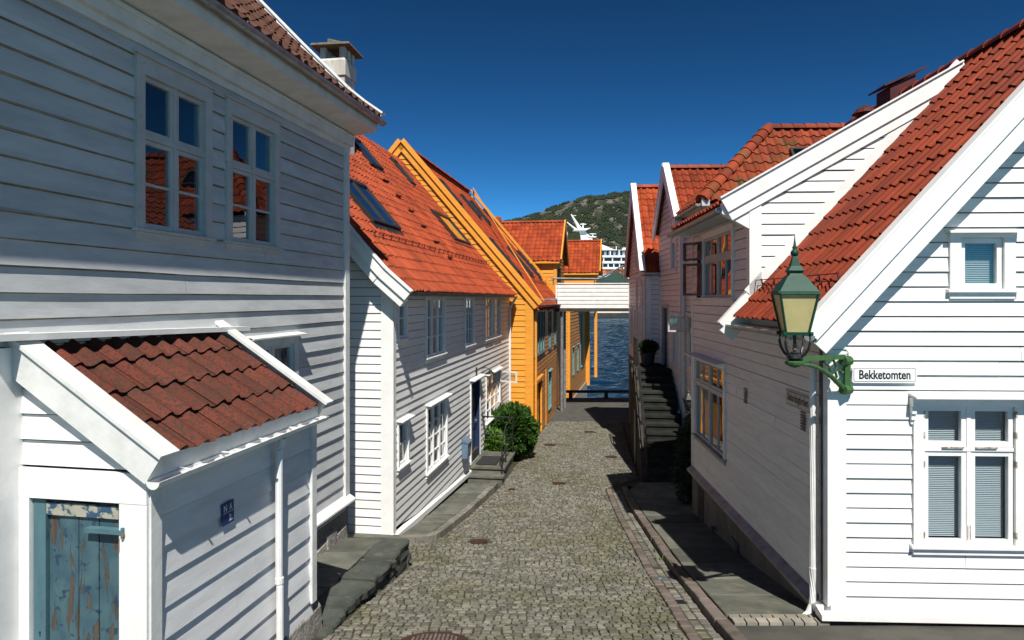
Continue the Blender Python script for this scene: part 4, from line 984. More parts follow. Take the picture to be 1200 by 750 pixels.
# ================================================================ houses further down on the right
def plain(mb, fr, u0, u1, v0, v1, n): mb.poly(fr.P(u0, v0, n), fr.P(u1, v0, n), fr.P(u1, v1, n), fr.P(u0, v1, n))
du5 = V((.035, .99939, 0)); dn5 = V((-.99939, .035, 0)); dq5 = V((.99939, -.035, 0))
O5 = V((5.02, 17.5, 0)); F5 = Fr(O5, du5, Z, dn5)
h5 = thing('white_house', (5.02, 17.5, -4.8), 'white house with mossy red hipped roof rising behind the dormer', 'house', 'timber houses along the street')
op5 = (1.0, 2.1, -1.9, -.5)
b = MB(); clap(b, F5, .0, 2.8, -3.3, 2.4, .163, [op5], out=.018, joint=4); b.build('wall', 'white', h5)
b = MB(); g5 = Fr(O5, dq5, Z, -du5); clap(b, g5, .0, 8, -3.6, 2.4, .163, (), out=.018, joint=5); b.poly(F5.P(2.8, -3.5, 0), F5.P(2.8, -3.5, -8), F5.P(2.8, 2.5, -8), F5.P(2.8, 2.5, 0)); b.build('front_wall', 'white', h5)
b = MB(); b.box(F5, -.03, .12, -3.3, 2.3, .0, .03); b.box(F5, -.0, 2.8, -3.42, -3.3, .0, .10); build_each(b, 'corner_board', 'white_trim', h5)
b = MB(); b.box(F5, .0, 2.9, -5.6, -3.42, -.4, .02); b.build('foundation', 'plaster', h5)
ez = 2.50; e0 = F5.P(-.15, ez, .2); rz = 4.75
ds = 1.85; mh = (rz - ez) / ds
b = MB()
pf = [(0, ez), (ds, rz)]
SL = math.hypot(ds, rz - ez)
pos, S = tile_roof(b, V((e0.x, e0.y, 0)), dq5, du5, 8.5, pf, .26, .36, ulo=lambda s: s / SL * 2.3, amp=1.3, lip=.035); deck(b, pos, S, 8.5, ulo=lambda s: s / SL * 2.3)
pf2 = [(0, ez), (2.3, rz)]; SL2 = math.hypot(2.3, rz - ez)
pos2, S2 = tile_roof(b, V((e0.x, e0.y, 0)), du5, dq5, 2 * ds, pf2, .24, .36, ulo=lambda s: s / SL2 * ds, uhi=lambda s: 2 * ds - s / SL2 * ds, amp=1.2); deck(b, pos2, S2, 2 * ds, ulo=lambda s: s / SL2 * ds, uhi=lambda s: 2 * ds - s / SL2 * ds)
rp = V((e0.x, e0.y, 0)) + dq5 * 2.3 + du5 * ds + Z * rz
b.poly(rp, rp + dq5 * 6.2, V((e0.x, e0.y, ez)) + dq5 * 8.5 + du5 * 2 * ds, V((e0.x, e0.y, ez)) + du5 * 2 * ds)
ridge_tiles(b, V((e0.x, e0.y, ez + .03)), rp + Z * .06, .17, .34); ridge_tiles(b, rp + Z * .05, rp + Z * .05 + dq5 * 6.2, .14, .33)
b.build('roof', 'tile_moss', h5)
b = MB(); b.gutter(F5.P(-.15, 2.42, .28), F5.P(2.9, 2.40, .28), dn5, .07); b.build('gutter', 'zinc', h5)
b = MB(); b.box(F5, -.2, 2.9, 2.36, 2.44, 0, .2); b.box(F5, -.2, -.05, 2.44, 2.62, .0, .2); b.build('soffit', 'trim_grey', h5)
b = MB(); b.tube([F5.P(2.55, 2.3, .28), F5.P(2.5, 2.1, .12), F5.P(2.45, 1.6, .09), F5.P(2.45, -4.9, .09)], .05, 10); build_each(b, 'downpipe', 'pipe', h5)
fh = Fr(V((e0.x, e0.y, ez)) + dq5 * 2.62 + du5 * (ds * .42) + Z * (mh * ds * .42), dq5, (du5 + Z * mh).normalized(), (-du5 * mh + Z).normalized())
b = MB(); b.box(fh, 0, .62, 0, .06, .0, .16); b.box(fh, 0, .62, .62, .68, .0, .16); b.box(fh, 0, .06, .06, .62, .0, .16); b.box(fh, .56, .62, .06, .62, .0, .16); sk = b.build('skylight', 'black_frame', h5)
b = MB(); b.poly(fh.P(.05, .05, .12), fh.P(.57, .05, .12), fh.P(.57, .63, .12), fh.P(.05, .63, .12)); b.build('pane', 'glass_sky', sk)
w5 = window(h5, F5, *op5, 2, .3, low=0, subcols=2, casing=.08, head=.08, hood=.05, curtain=False)
_, lf = opened_leaf(w5, F5, 1.95, -.95, -.52, .6, 80, 1, 'trim_grey'); leaf_glass(w5, lf, -.95, -.52, .6)

def gable_house(name, label, O, du, Lg, ze, m, back, zb, tile, over=.12):
    """house with its gable to the street; O = near street corner at eaves"""
    du = V(du).normalized(); dn = V((-du.y, du.x, 0)); dq = -dn
    F = Fr(O, du, Z, dn); G = Fr(O, dq, Z, -du)
    h = thing(name, (O[0], O[1], zb), label, 'house', 'timber houses along the street')
    half = Lg / 2; zr = ze + m * half
    pr = [(0, ze - over * m + .0), (half + over, zr)]
    b = MB(); pos, S = tile_roof(b, F.P(-over, 0, .16), dq, du, back + .16, pr, .235, .35, amp=1.2); deck(b, pos, S, back + .16)
    b.poly(F.P(half, zr - .02, .16), F.P(half, zr - .02, -back), F.P(Lg + over, ze - over * m, -back), F.P(Lg + over, ze - over * m, .16))
    ridge_tiles(b, F.P(half, zr + .06, .14), F.P(half, zr + .06, -back), .12, .36); b.build('roof', tile, h)
    b = MB()
    for s in (1, -1):
        p0 = F.P(-over - .06, ze - (over + .06) * m, .17) if s == 1 else F.P(Lg + over + .06, ze - (over + .06) * m, .17)
        p1 = F.P(half, zr + .02, .17); t = (p1 - p0).normalized(); nn = dn.cross(t); nn = nn if nn.z > 0 else -nn
        b.bar(p0 - nn * .20, p1 - nn * .20 + t * .03, dn * .05, nn * .34); b.bar(p0 + nn * .12 - dn * .14, p1 + nn * .12 - dn * .14 + t * .06, dn * .20, nn * .05)
    build_each(b, 'bargeboard', 'white_trim', h)
    return h, F, G, zr, half
h6, F6, G6, zr6, half6 = gable_house('white_house', 'narrow white gable house with red tiles between the mossy hipped roof and the far gable', V((5.0, 20.2, 0)), (.035, 1, 0), 3.5, 2.32, 1.06, 7, -4.9, 'tile_red')
op6 = [(.65, 1.35, .9, 2.3), (1.9, 2.75, -2.25, -.3), (.3, 1.2, -2.0, -.5)]
b = MB(); clap(b, F6, .05, 3.5, -3.3, zr6, .17, op6, ulo=lambda v: max(.05, (v - 2.32) / 1.06), uhi=lambda v: min(3.5, 3.5 - (v - 2.32) / 1.06), out=.02, joint=5); b.build('gable_wall', 'white', h6)
b = MB(); b.box(F6, 0, 3.5, -5.6, -3.3, -.4, .02); b.build('foundation', 'plaster', h6)
b = MB(); b.poly(F6.P(0, -5, 0), F6.P(0, -5, -7), F6.P(0, 2.3, -7), F6.P(0, 2.3, 0)); b.poly(F6.P(3.5, -5, 0), F6.P(3.5, -5, -7), F6.P(3.5, 2.3, -7), F6.P(3.5, 2.3, 0)); build_each(b, 'side_wall', 'white', h6)
b = MB(); b.box(F6, .0, .12, -3.3, 2.2, 0, .03); b.box(F6, 0, 1.7, -3.4, -3.3, 0, .1); build_each(b, 'corner_board', 'white_trim', h6)
window(h6, F6, *op6[0], 1, .35, low=0, subcols=2, casing=.08, head=.08, hood=.05, curtain=False)
window(h6, F6, *op6[2], 2, .3, casing=.08, head=.08, hood=.05, curtain=False)
b = MB(); u0, u1, v0, v1 = op6[1]; b.box(F6, u0 - .1, u0, v0, v1, -.02, .05); b.box(F6, u1, u1 + .1, v0, v1, -.02, .05); b.box(F6, u0 - .1, u1 + .1, v1, v1 + .1, -.02, .07); b.build('door_surround', 'trim_grey', h6)
b = MB(); b.box(F6, u0, u1, v0, v1, -.12, -.03)
for x in (.08, .47): b.box(F6, u0 + x, u0 + x + .3, v0 + .2, v0 + .9, -.03, -.015); b.box(F6, u0 + x, u0 + x + .3, v0 + 1.05, v0 + 1.8, -.03, -.015)
d6 = b.build('door', 'navy', h6); b = MB(); b.tube([F6.P(u0 + .08, -1.25, -.02), F6.P(u0 + .08, -1.25, .05), F6.P(u0 + .2, -1.25, .05)], .013, 6); b.build('handle', 'zinc', d6)

h7, F7, G7, zr7, half7 = gable_house('white_house', 'farthest white gable house with orange tiles beside the white footbridge', V((4.64, 23.7, 0)), (.08, 1, 0), 6.15, 1.05, 1.07, 7, -5.2, 'tile')
op7 = [(1.0, 1.7, -1.9, -.4), (3.0, 3.7, -1.9, -.4), (4.6, 5.3, -1.9, -.4), (2.6, 3.4, 1.2, 2.5)]
b = MB(); clap(b, F7, .1, 6.15, -2.4, zr7, .17, op7, ulo=lambda v: max(.1, (v - 1.05) / 1.07), uhi=lambda v: min(6.15, 6.15 - (v - 1.05) / 1.07), out=.02, joint=5); b.build('gable_wall', 'white', h7)
b = MB(); clap(b, G7, .1, 7, -2.4, 1.0, .17, (), out=.022, joint=5); b.build('front_wall', 'white', h7)
b = MB(); b.poly(F7.P(6.15, -5.5, 0), F7.P(6.15, -5.5, -7), F7.P(6.15, 1, -7), F7.P(6.15, 1, 0)); b.build('back_wall', 'white', h7)
b = MB(); b.box(G7, -.03, .18, -2.3, .95, 0, .03); b.box(F7, -.03, .12, -2.3, .95, 0, .03); build_each(b, 'corner_board', 'white_trim', h7)
b = MB(); b.box(F7, 0, 6.15, -6, -2.4, -.4, .03); b.build('foundation', 'plaster', h7)
b = MB(); b.gutter(G7.P(-.15, .84, .20), G7.P(3, .84, .20), -F7.du, .06); b.build('gutter', 'zinc', h7)
for o in op7: window(h7, F7, *o, 1, None, low=1, subcols=2, casing=.09, head=.09, hood=.06, curtain=False)
b = MB(); b.tube([F7.P(.35, .8, .2), F7.P(.35, .5, .09), F7.P(.35, -2.3, .09)], .045, 8); b.tube([F7.P(2.0, .8, .1), F7.P(2.0, -2.3, .1)], .045, 8); build_each(b, 'downpipe', 'pipe', h7)

# ---------------------------------------------------------------- stone stair up to the blue door
st_d = V((.12, 1, 0)).normalized(); st_n = V((-st_d.y, st_d.x, 0)); FT = Fr(V((3.47, 17.7, 0)), -st_n, Z, -st_d)   # u to the right, n towards the viewer
stt = thing('stone_staircase', (3.9, 17.7, -4.9), 'steep shaded stone stair climbing to the dark blue door', 'staircase')
NS = 14; run = .295; rise = (4.88 - 2.22) / NS
b = MB()
for k in range(NS):
    z0 = -4.88 + rise * (k + 1); y = -run * k
    b.box(FT, .14, 1.06, -5.4, z0 - .075, y - run - .02, y)
    b.hexa([FT.P(.10, z0 - .074, y - run - .02), FT.P(1.08, z0 - .074, y - run - .02), FT.P(1.08, z0 - .074, y + .035), FT.P(.10, z0 - .074, y + .035),
            FT.P(.10, z0, y - run - .02), FT.P(1.08, z0, y - run - .02), FT.P(1.08, z0 - .006, y + .035), FT.P(.10, z0 - .006, y + .035)])
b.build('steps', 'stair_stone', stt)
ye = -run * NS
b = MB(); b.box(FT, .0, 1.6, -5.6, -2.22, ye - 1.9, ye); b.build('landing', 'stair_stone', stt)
b = MB()
b.hexa([FT.P(-.08, -5.6, ye - 1.9), FT.P(.12, -5.6, ye - 1.9), FT.P(.12, -5.6, -.3), FT.P(-.08, -5.6, -.3), FT.P(-.08, -2.12, ye - 1.9), FT.P(.12, -2.12, ye - 1.9), FT.P(.12, -4.6, -.3), FT.P(-.08, -4.6, -.3)])
b.hexa([FT.P(-.08, -4.6, ye - .2), FT.P(.12, -4.6, ye - .2), FT.P(.12, -4.6, -.3), FT.P(-.08, -4.6, -.3), FT.P(-.081, -2.13, ye - .2), FT.P(.121, -2.13, ye - .2), FT.P(.121, -4.58, -.3), FT.P(-.081, -4.58, -.3)])
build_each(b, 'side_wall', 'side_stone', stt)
b = MB(); SW = Fr(FT.P(-.08, 0, 0), st_d, Z, st_n); b.box(SW, 2.6, 3.3, -5.4, -3.35, .0, .03); b.build('cellar_door', 'navy', stt)
b = MB()
for k in range(0, NS + 1, 3):
    z0 = -4.88 + rise * (k + .5); y = -run * k; b.tube([FT.P(.03, z0 - .2, y - .1), FT.P(.03, z0 + .95, y - .1)], .016, 6)
b.tube([FT.P(.03, -4.8 + .95, -.0), FT.P(.03, -2.3 + .95, ye)], .02, 6); b.tube([FT.P(.03, -4.8 + .5, -.0), FT.P(.03, -2.3 + .5, ye)], .014, 6)
b.tube([FT.P(.03, -1.30, ye), FT.P(.03, -1.30, ye - 1.8)], .02, 6); b.tube([FT.P(.03, -1.75, ye), FT.P(.03, -1.75, ye - 1.8)], .014, 6)
for k in range(4): b.tube([FT.P(.03, -2.2, ye - .1 - k * .56), FT.P(.03, -1.30, ye - .1 - k * .56)], .016, 6)
b.build('railing', 'iron', stt)

# ================================================================ ground, street, pavements
def strip_sheet(name, mat, xl, xr, y0, y1, dz, step=.5, nx=1, kind='structure'):
    b = MB(); n = max(1, int((y1 - y0) / step)); i0 = 0
    for k in range(n + 1):
        y = y0 + (y1 - y0) * k / n
        for j in range(nx + 1):
            x = xl(y) + (xr(y) - xl(y)) * j / nx
            b.v.append(V((x, y, ground_z(y) + dz)))
    for k in range(n):
        for j in range(nx):
            i = k * (nx + 1) + j; b.f.append((i, i + 1, i + nx + 2, i + nx + 1))
    return tag(b.build(name, mat, base=V((0, y0, ground_z(y0)))), kind=kind)
b = MB()                                        # the land: one body down to below the water line
ys = [-30 + k * 1.0 for k in range(70)]; ys = [y for y in ys if y < 38.6] + [38.6]
for y in ys: b.v += [V((-45, y, ground_z(y) - .10)), V((45, y, ground_z(y) - .10))]
for k in range(len(ys) - 1): b.f.append((2 * k, 2 * k + 1, 2 * k + 3, 2 * k + 2))
i = len(b.v); b.v += [V((-45, 38.6, -12)), V((45, 38.6, -12)), V((-45, -30, -12)), V((45, -30, -12))]; j = i - 2
b.f.append((j, j + 1, i + 1, i)); b.f += [(0, i + 2, i + 3, 1), (i + 2, i, i + 1, i + 3)]
tag(b.build('ground', 'earth', base=V((0, 0, -3))), kind='structure')
LBP = [(3, -2.2), (5, -2.1), (7.35, -2.02), (10.62, -1.57), (10.68, -2.05), (11.98, -2.05), (12.04, -1.42), (12.4, -1.30), (17.4, -.34), (19.6, -.05), (24.7, .80), (31, 1.80)]
RBP = [(3, 1.66), (7.8, 1.89), (15.4, 2.25), (17.2, 2.36), (18.4, 3.45), (24, 4.05), (31, 4.95)]
def lb(y): return lerp(LBP, y)
def rb(y): return lerp(RBP, y)
strip_sheet('street_bed', 'joint', lambda y: lb(y) - .3, lambda y: rb(y) + .3, 3, 30, -.024, .4, 6)
HOLES = [(-.93, 7.32, .34), (-.60, 12.15, .17), (.98, 17.45, .22), (.66, 20.3, .24), (1.29, 15.2, .16), (2.55, 26.7, .26), (-.28, 17.9, .10)]
# manhole positions from the survey
def hole_y(px, py):
    y = 10.0
    for _ in range(40): y = ground_z(y) / ((350 - py) / 800)
    return ((px - 600) / 800 * y, y)
HP = [(508, 752, .36, 'big pierced rusty manhole cover at the near end of the street'), (561, 634, .155, 'rusty round cover in the setts just past the stone terrace'), (645, 521, .21, 'rusty round cover beside the round green bush'),
      (691, 506, .22, 'rusty round cover farthest down near the quay'), (655, 566, .15, 'small rusty cover in mid street before the stair foot'), (716, 535, .19, 'rusty cover beside the kerb opposite the stair'), (600, 573, .09, 'tiny rusty valve cover near the bush')]
HOLES = [(*hole_y(px, py), r, lab) for px, py, r, lab in HP]
b = MB(); y = 4.6; rowi = 0
while y < 30.0:
    d = rnd(.082, .115); x0, x1 = lb(y) + rnd(0, .03), rb(y); x = x0
    ph = rnd(0, 6)
    while x < x1 - .04:
        w = rnd(.075, .13)
        if x + w > x1: w = x1 - x
        xc = x + w / 2; bow = .10 * math.sin((xc - 0) * 1.1 + y * .25) + .012 * math.sin(xc * 5 + ph)
        yy = y + bow
        if not any((xc - hx) ** 2 + (yy + d / 2 - hy) ** 2 < (hr + .05) ** 2 for hx, hy, hr, _ in HOLES):
            g = rnd(.006, .011); zt = ground_z(yy + d / 2) + rnd(-.004, .004) - .012 * math.exp(-((xc - x0) ** 2) * 6); sl = (ground_z(yy + d) - ground_z(yy)) / d; tx, ty = rnd(-.03, .03), rnd(-.03, .03)
            i = len(b.v); bev = rnd(.006, .011)
            cor = [(x + g + rnd(-.006, .006), yy + g + rnd(-.008, .008)), (x + w - g + rnd(-.006, .006), yy + g + rnd(-.008, .008)), (x + w - g + rnd(-.006, .006), yy + d - g + rnd(-.008, .008)), (x + g + rnd(-.006, .006), yy + d - g + rnd(-.008, .008))]
            cy = yy + d / 2
            def zz(px, py): return zt + (py - cy) * (sl + ty) + (px - xc) * tx
            for (px, py) in cor: b.v.append(V((px, py, zz(px, py) - .06)))
            for (px, py) in cor: b.v.append(V((px, py, zz(px, py) - bev * .8)))
            for (px, py) in cor:
                qx, qy = px + (xc - px) * bev * 2 / w, py + (cy - py) * bev * 2 / d; b.v.append(V((qx, qy, zz(qx, qy))))
            for k in range(4):
                b.f.append((i + k, i + (k + 1) % 4, i + 4 + (k + 1) % 4, i + 4 + k)); b.f.append((i + 4 + k, i + 4 + (k + 1) % 4, i + 8 + (k + 1) % 4, i + 8 + k))
            b.f.append((i + 8, i + 9, i + 10, i + 11))
        x += w
    y += d
tag(b.build('street', 'sett', base=V((0, 5, -3.2))), kind='structure')
for (hx, hy, hr, lab) in HOLES:
    z = ground_z(hy); t = thing('manhole_cover', (hx, hy, z), lab, 'manhole cover', 'rusty iron covers in the street')
    sl = (ground_z(hy + .3) - ground_z(hy - .3)) / .6; fr = Fr((hx, hy, z), (1, 0, 0), (0, 1, sl), (0, -sl, 1))
    b = MB()
    def disc(mb, r, n0, n1, sg=28):
        i = len(mb.v); mb.v += [fr.P(math.cos(2 * math.pi * q / sg) * r, math.sin(2 * math.pi * q / sg) * r, n0) for q in range(sg)] + [fr.P(math.cos(2 * math.pi * q / sg) * r, math.sin(2 * math.pi * q / sg) * r, n1) for q in range(sg)]
        for q in range(sg): mb.f.append((i + q, i + (q + 1) % sg, i + sg + (q + 1) % sg, i + sg + q))
        mb.f.append(tuple(i + sg + q for q in range(sg)))
    disc(b, hr, -.05, .0); b.build('cover_ring', 'rust', t)
    b = MB(); disc(b, hr * .86, -.04, .006); b.build('cover_plate', 'rust', t)
    b = MB(); rr = .045 if hr > .3 else hr * .26
    nn_ = int(hr * .8 / rr)
    for a in range(-nn_, nn_ + 1):
        for c in range(-nn_, nn_ + 1):
            if (a * rr) ** 2 + (c * rr) ** 2 < (hr * .76) ** 2: b.box(fr, a * rr - rr * .28, a * rr + rr * .28, c * rr - rr * .28, c * rr + rr * .28, .0055, .011)
    b.build('cover_studs', 'rust' if hr < .3 else 'granite_red', t)

def blocks(name, mat, x0f, x1f, y0, y1, dz0, dz1, lmin, lmax, gap=.006, jit=.004, cols=1, kind='structure'):
    b = MB()
    for c in range(cols):
        y = y0 + rnd(0, lmin) * (c > 0)
        while y < y1:
            l = min(rnd(lmin, lmax), y1 - y + .01); ya, yb = y + gap / 2, y + l - gap / 2
            def xx(yq, e): a, q = x0f(yq), x1f(yq); return a + (q - a) * (c + e) / cols
            j = rnd(-jit, jit); za, zb = ground_z(ya) + dz1 + j, ground_z(yb) + dz1 + j + rnd(-jit, jit) * .5; e0, e1 = (gap / 2) * (1 if c else 1), gap / 2
            bv = .010
            P = lambda xq, yq, zq: V((xq, yq, zq))
            xa0, xa1, xb0, xb1 = xx(ya, 0) + e0 + rnd(-jit, jit), xx(ya, 1) - e1 + rnd(-jit, jit), xx(yb, 0) + e0 + rnd(-jit, jit), xx(yb, 1) - e1 + rnd(-jit, jit)
            lo = ground_z(ya) + dz0; lo2 = ground_z(yb) + dz0
            i = len(b.v)
            b.v += [P(xa0, ya, lo), P(xa1, ya, lo), P(xb1, yb, lo2), P(xb0, yb, lo2), P(xa0, ya, za - bv), P(xa1, ya, za - bv), P(xb1, yb, zb - bv), P(xb0, yb, zb - bv),
                    P(xa0 + bv, ya + bv, za), P(xa1 - bv, ya + bv, za), P(xb1 - bv, yb - bv, zb), P(xb0 + bv, yb - bv, zb)]
            for k in range(4):
                b.f.append((i + k, i + (k + 1) % 4, i + 4 + (k + 1) % 4, i + 4 + k)); b.f.append((i + 4 + k, i + 4 + (k + 1) % 4, i + 8 + (k + 1) % 4, i + 8 + k))
            b.f.append((i + 8, i + 9, i + 10, i + 11)); y += l
    return tag(b.build(name, mat, base=V((x0f(y0), y0, ground_z(y0)))), kind=kind)
Y0 = 7.42
blocks('gutter_edge', 'granite_red', lambda y: rb(y) + .005, lambda y: rb(y) + .145, Y0 - 2.4, 17.2, -.10, .004, .16, .34, gap=.012, jit=.007)
blocks('gutter_channel', 'granite', lambda y: rb(y) + .15, lambda y: rb(y) + .385, Y0 - 2.4, 17.2, -.10, -.018, .12, .24, cols=2, gap=.012, jit=.007)
blocks('kerb', 'granite_red', lambda y: rb(y) + .39, lambda y: rb(y) + .545, Y0 - 2.4, 17.2, -.15, .075, .45, 1.0, gap=.014, jit=.011)
def wall4(y): return 3.53 + .041 * (y - 7.6)
blocks('pavement', 'slate', lambda y: rb(y) + .55, lambda y: wall4(y) + .02, Y0 + .36, 14.5, -.1, .088, .7, 1.15, gap=.012)
blocks('pavement', 'slate', lambda y: rb(y) + .55, lambda y: 4.95, 14.5, 17.6, -.1, .086, .8, 1.2, gap=.012, cols=2)
b = MB()                                                # two rows of setts closing the slabs
for r_i in range(2):
    x = rb(7.6) + .56
    while x < 3.42:
        w = rnd(.11, .15); y = Y0 + .08 + r_i * .128
        z = ground_z(y) + .085; i = len(b.v)
        b.hexa([V((x + .006, y, z - .15)), V((x + w - .006, y, z - .15)), V((x + w - .006, y + .123, z - .15)), V((x + .006, y + .123, z - .15)), V((x + .008, y + .004, z + rnd(-.003, .004))), V((x + w - .008, y + .004, z + rnd(-.003, .004))), V((x + w - .008, y + .119, z + rnd(-.003, .004))), V((x + .008, y + .119, z + rnd(-.003, .004)))]); x += w
tag(b.build('sett_row', 'sett_tan', base=V((3, 7.6, -3.6))), kind='structure')
strip_sheet('side_path', 'asphalt', lambda y: rb(y) + .56, lambda y: 12, 3, Y0 + .06, .06, .4, 2)
strip_sheet('quay_deck', 'asphalt', lambda y: -8, lambda y: 12, 30.0, 38.55, .0, .5, 2)
strip_sheet('side_yard', 'asphalt', lambda y: rb(y) + .1, lambda y: 7, 17.6, 30.0, -.012, .4, 2)
# left pavement in front of the orange roofed house
def w2x(y): return -2.1 + .1575 * (y - 12)
blocks('pavement', 'slate', lambda y: w2x(y) - .0, lambda y: lb(y) - .175, 12.15, 17.45, -.1, .09, .8, 1.3, gap=.012, cols=1)
blocks('kerb', 'granite', lambda y: lb(y) - .17, lambda y: lb(y) - .02, 12.45, 17.5, -.15, .10, .5, 1.0, jit=.006)
b = MB()
k0 = [(-2.02, 12.02), (-1.70, 12.02), (-1.48, 12.10), (-1.36, 12.26), (-1.31, 12.46)]
for (xa, ya), (xb_, yb) in zip(k0, k0[1:]):
    d = V((xb_ - xa, yb - ya, 0)).normalized(); n_ = V((-d.y, d.x, 0)); za, zb = ground_z(ya) + .10, ground_z(yb) + .10
    p0, p1 = V((xa, ya, za - .25)), V((xb_, yb, zb - .25)); b.hexa([p0 + d * .004, p1 - d * .004, p1 + n_ * .14, p0 + n_ * .14, p0 + d * .004 + Z * .25, p1 - d * .004 + Z * .25, p1 + n_ * .14 + Z * .25, p0 + n_ * .14 + Z * .25])
tag(b.build('kerb', 'granite', base=V((-1.6, 12.1, -4.3))), kind='structure')

# ---------------------------------------------------------------- raised stone terrace
tr = thing('stone_terrace', (-2.0, 9.0, -4.1), 'raised slate terrace with rough stone edge between the shed and the orange roofed house', 'terrace')
TE = [(7.28, -2.00, -3.60), (8.05, -1.90, -3.62), (8.85, -1.79, -3.655), (9.7, -1.68, -3.69), (10.62, -1.55, -3.73)]
def tz(y): return lerp([(a, c) for a, _, c in TE], y)
def tx_(y): return lerp([(a, c) for a, c, _ in TE], y)
for (ya, xa, za), (yb, xb_, zb) in zip(TE, TE[1:]):
    b = MB(); wd_ = .46
    ja, jb = rnd(-.05, .03), rnd(-.03, .06); n = 9; za += rnd(-.012, .012); zb += rnd(-.012, .012); i = len(b.v)
    for k in range(n + 1):
        t = k / n; y = ya + .018 + (yb - ya - .036) * t; x = xa + (xb_ - xa) * t + ja * (1 - t) + jb * t + rnd(-.022, .022); z = za + (zb - za) * t
        b.v += [V((x - wd_, y + .07, z)), V((x - .02, y, z + rnd(-.004, .004))), V((x, y, z - .025)), V((x - .015 + rnd(-.02, .02), y, z - .11)), V((x - wd_, y + .07, z - .12))]
    for k in range(n):
        for q in range(4): b.f.append((i + k * 5 + q, i + k * 5 + q + 1, i + k * 5 + q + 6, i + k * 5 + q + 5))
    b.f += [tuple(i + q for q in range(5)), tuple(i + n * 5 + q for q in range(5))]
    b.build('coping_stone', 'slate_dark', tr)
b = MB(); y = 7.35
for row in range(4):
    y = 7.3
    while y < 10.62:
        l = rnd(.3, .75); yb = min(y + l, 10.63)
        zt = tz(y) - .115 - row * .105 + rnd(-.015, .015); zb = zt - .10 + rnd(-.012, .012)
        if zt > ground_z(y) - .08 or True:
            o = rnd(-.07, .02); xa, xb_ = tx_(y) + o - .02, tx_(yb) + o - .02 + rnd(-.03, .03); y += .008
            b.hexa([V((xa - .25, y + .005, zb)), V((xa, y + .005, zb)), V((xb_, yb - .005, zb + tz(yb) - tz(y))), V((xb_ - .25, yb - .005, zb + tz(yb) - tz(y))), V((xa - .25, y + .005, zt)), V((xa - rnd(0, .03), y + .005 + rnd(0, .03), zt)), V((xb_ - rnd(0, .03), yb - .005 - rnd(0, .03), zt + tz(yb) - tz(y))), V((xb_ - .25, yb - .005, zt + tz(yb) - tz(y)))])
        y = yb
b.poly(V((-1.85, 7.3, -4.5)), V((-1.60, 10.6, -4.8)), V((-1.62, 10.6, -3.85)), V((-2.05, 7.35, -3.75)))
b.hexa([V((-3.0, 10.5, -4.9)), V((-1.60, 10.5, -4.9)), V((-1.62, 10.63, -4.9)), V((-3, 10.63, -4.9)), V((-3.0, 10.5, -3.86)), V((-1.60, 10.5, -3.86)), V((-1.62, 10.63, -3.86)), V((-3, 10.63, -3.86))])
b.build('edge_wall', 'slate_dark', tr)
ysl = [7.3, 7.95, 8.55, 9.3, 9.95, 10.62]
b = MB()
for ya, yb in zip(ysl, ysl[1:]):
    ya, yb = ya + .006, yb - .006; xl = -3.4; xa, xb_ = tx_(ya) - .475, tx_(yb) - .475
    b.hexa([V((xl, ya, -4.2)), V((xa, ya + .07, -4.2)), V((xb_, yb + .07, -4.2)), V((xl, yb, -4.2)), V((xl, ya, tz(ya) - .004)), V((xa, ya + .07, tz(ya) - .004 + rnd(-.004, .004))), V((xb_, yb + .07, tz(yb) - .004)), V((xl, yb, tz(yb) - .004))])
b.hexa([V((-4.2, 10.63, -4.6)), V((-1.75, 10.63, -4.6)), V((-2.0, 12.0, -4.6)), V((-4.2, 12.3, -4.6)), V((-4.2, 10.63, -3.82)), V((-1.62, 10.70, -3.82)), V((-2.0, 12.0, -4.15)), V((-4.2, 12.3, -4.15))])
b.build('paving_slabs', 'slate', tr)

# ---------------------------------------------------------------- door steps, railing, mailbox, wall lamp
FD = F2
stp = thing('door_step', F2.P(6.9, -4.9, .5), 'two grey stone steps with doormat below the dark blue door', 'steps')
ud0, ud1 = door2[0] - .12, door2[1] + .15; zl = -4.44
b = MB(); b.box(FD, ud0 + .0, ud1 + .35, -5.4, zl - .06, .02, .92); b.build('base', 'plaster', stp)
b = MB(); b.box(FD, ud0 - .04, ud0 + .62, zl - .058, zl, .0, .97); b.box(FD, ud0 + .63, ud1 + .38, zl - .058, zl + .003, .0, .96); b.build('landing_slab', 'slate', stp)
b = MB(); b.box(FD, ud0 - .36, ud0 - .01, -5.4, zl - .21, .03, .95); b.box(FD, ud0 - .39, ud0 - .03, zl - .209, zl - .165, .01, .98); b.build('lower_step', 'slate', stp)
mt_ = thing('doormat', F2.P(door2[0] + .45, zl, .4), 'black doormat lying before the dark blue door', 'doormat')
b = MB(); b.box(FD, door2[0] + .02, door2[1] - .12, zl + .005, zl + .022, .14, .70); b.build('mat_rubber', 'iron', mt_)
b = MB()
for k in range(9): b.box(FD, door2[0] + .06 + k * .10, door2[0] + .11 + k * .10, zl + .0215, zl + .028, .18, .66)
b.build('mat_pile', 'dark', mt_)
rl = thing('iron_railing', F2.P(ud1 + .3, zl, .9), 'black iron handrail on the stone door step', 'railing')
b = MB(); n_ = .90; zr_ = zl + 1.02
b.tube([F2.P(ud1 + .30, zl, n_), F2.P(ud1 + .30, zr_, n_)], .018, 8); b.tube([F2.P(ud0 + .5, zl - .0, n_), F2.P(ud0 + .5, zr_ - .03, n_)], .018, 8); b.tube([F2.P(ud0 - .1, zl - .3, n_), F2.P(ud0 - .1, zr_ - .45, n_)], .018, 8); build_each(b, 'post', 'iron', rl)
b = MB()
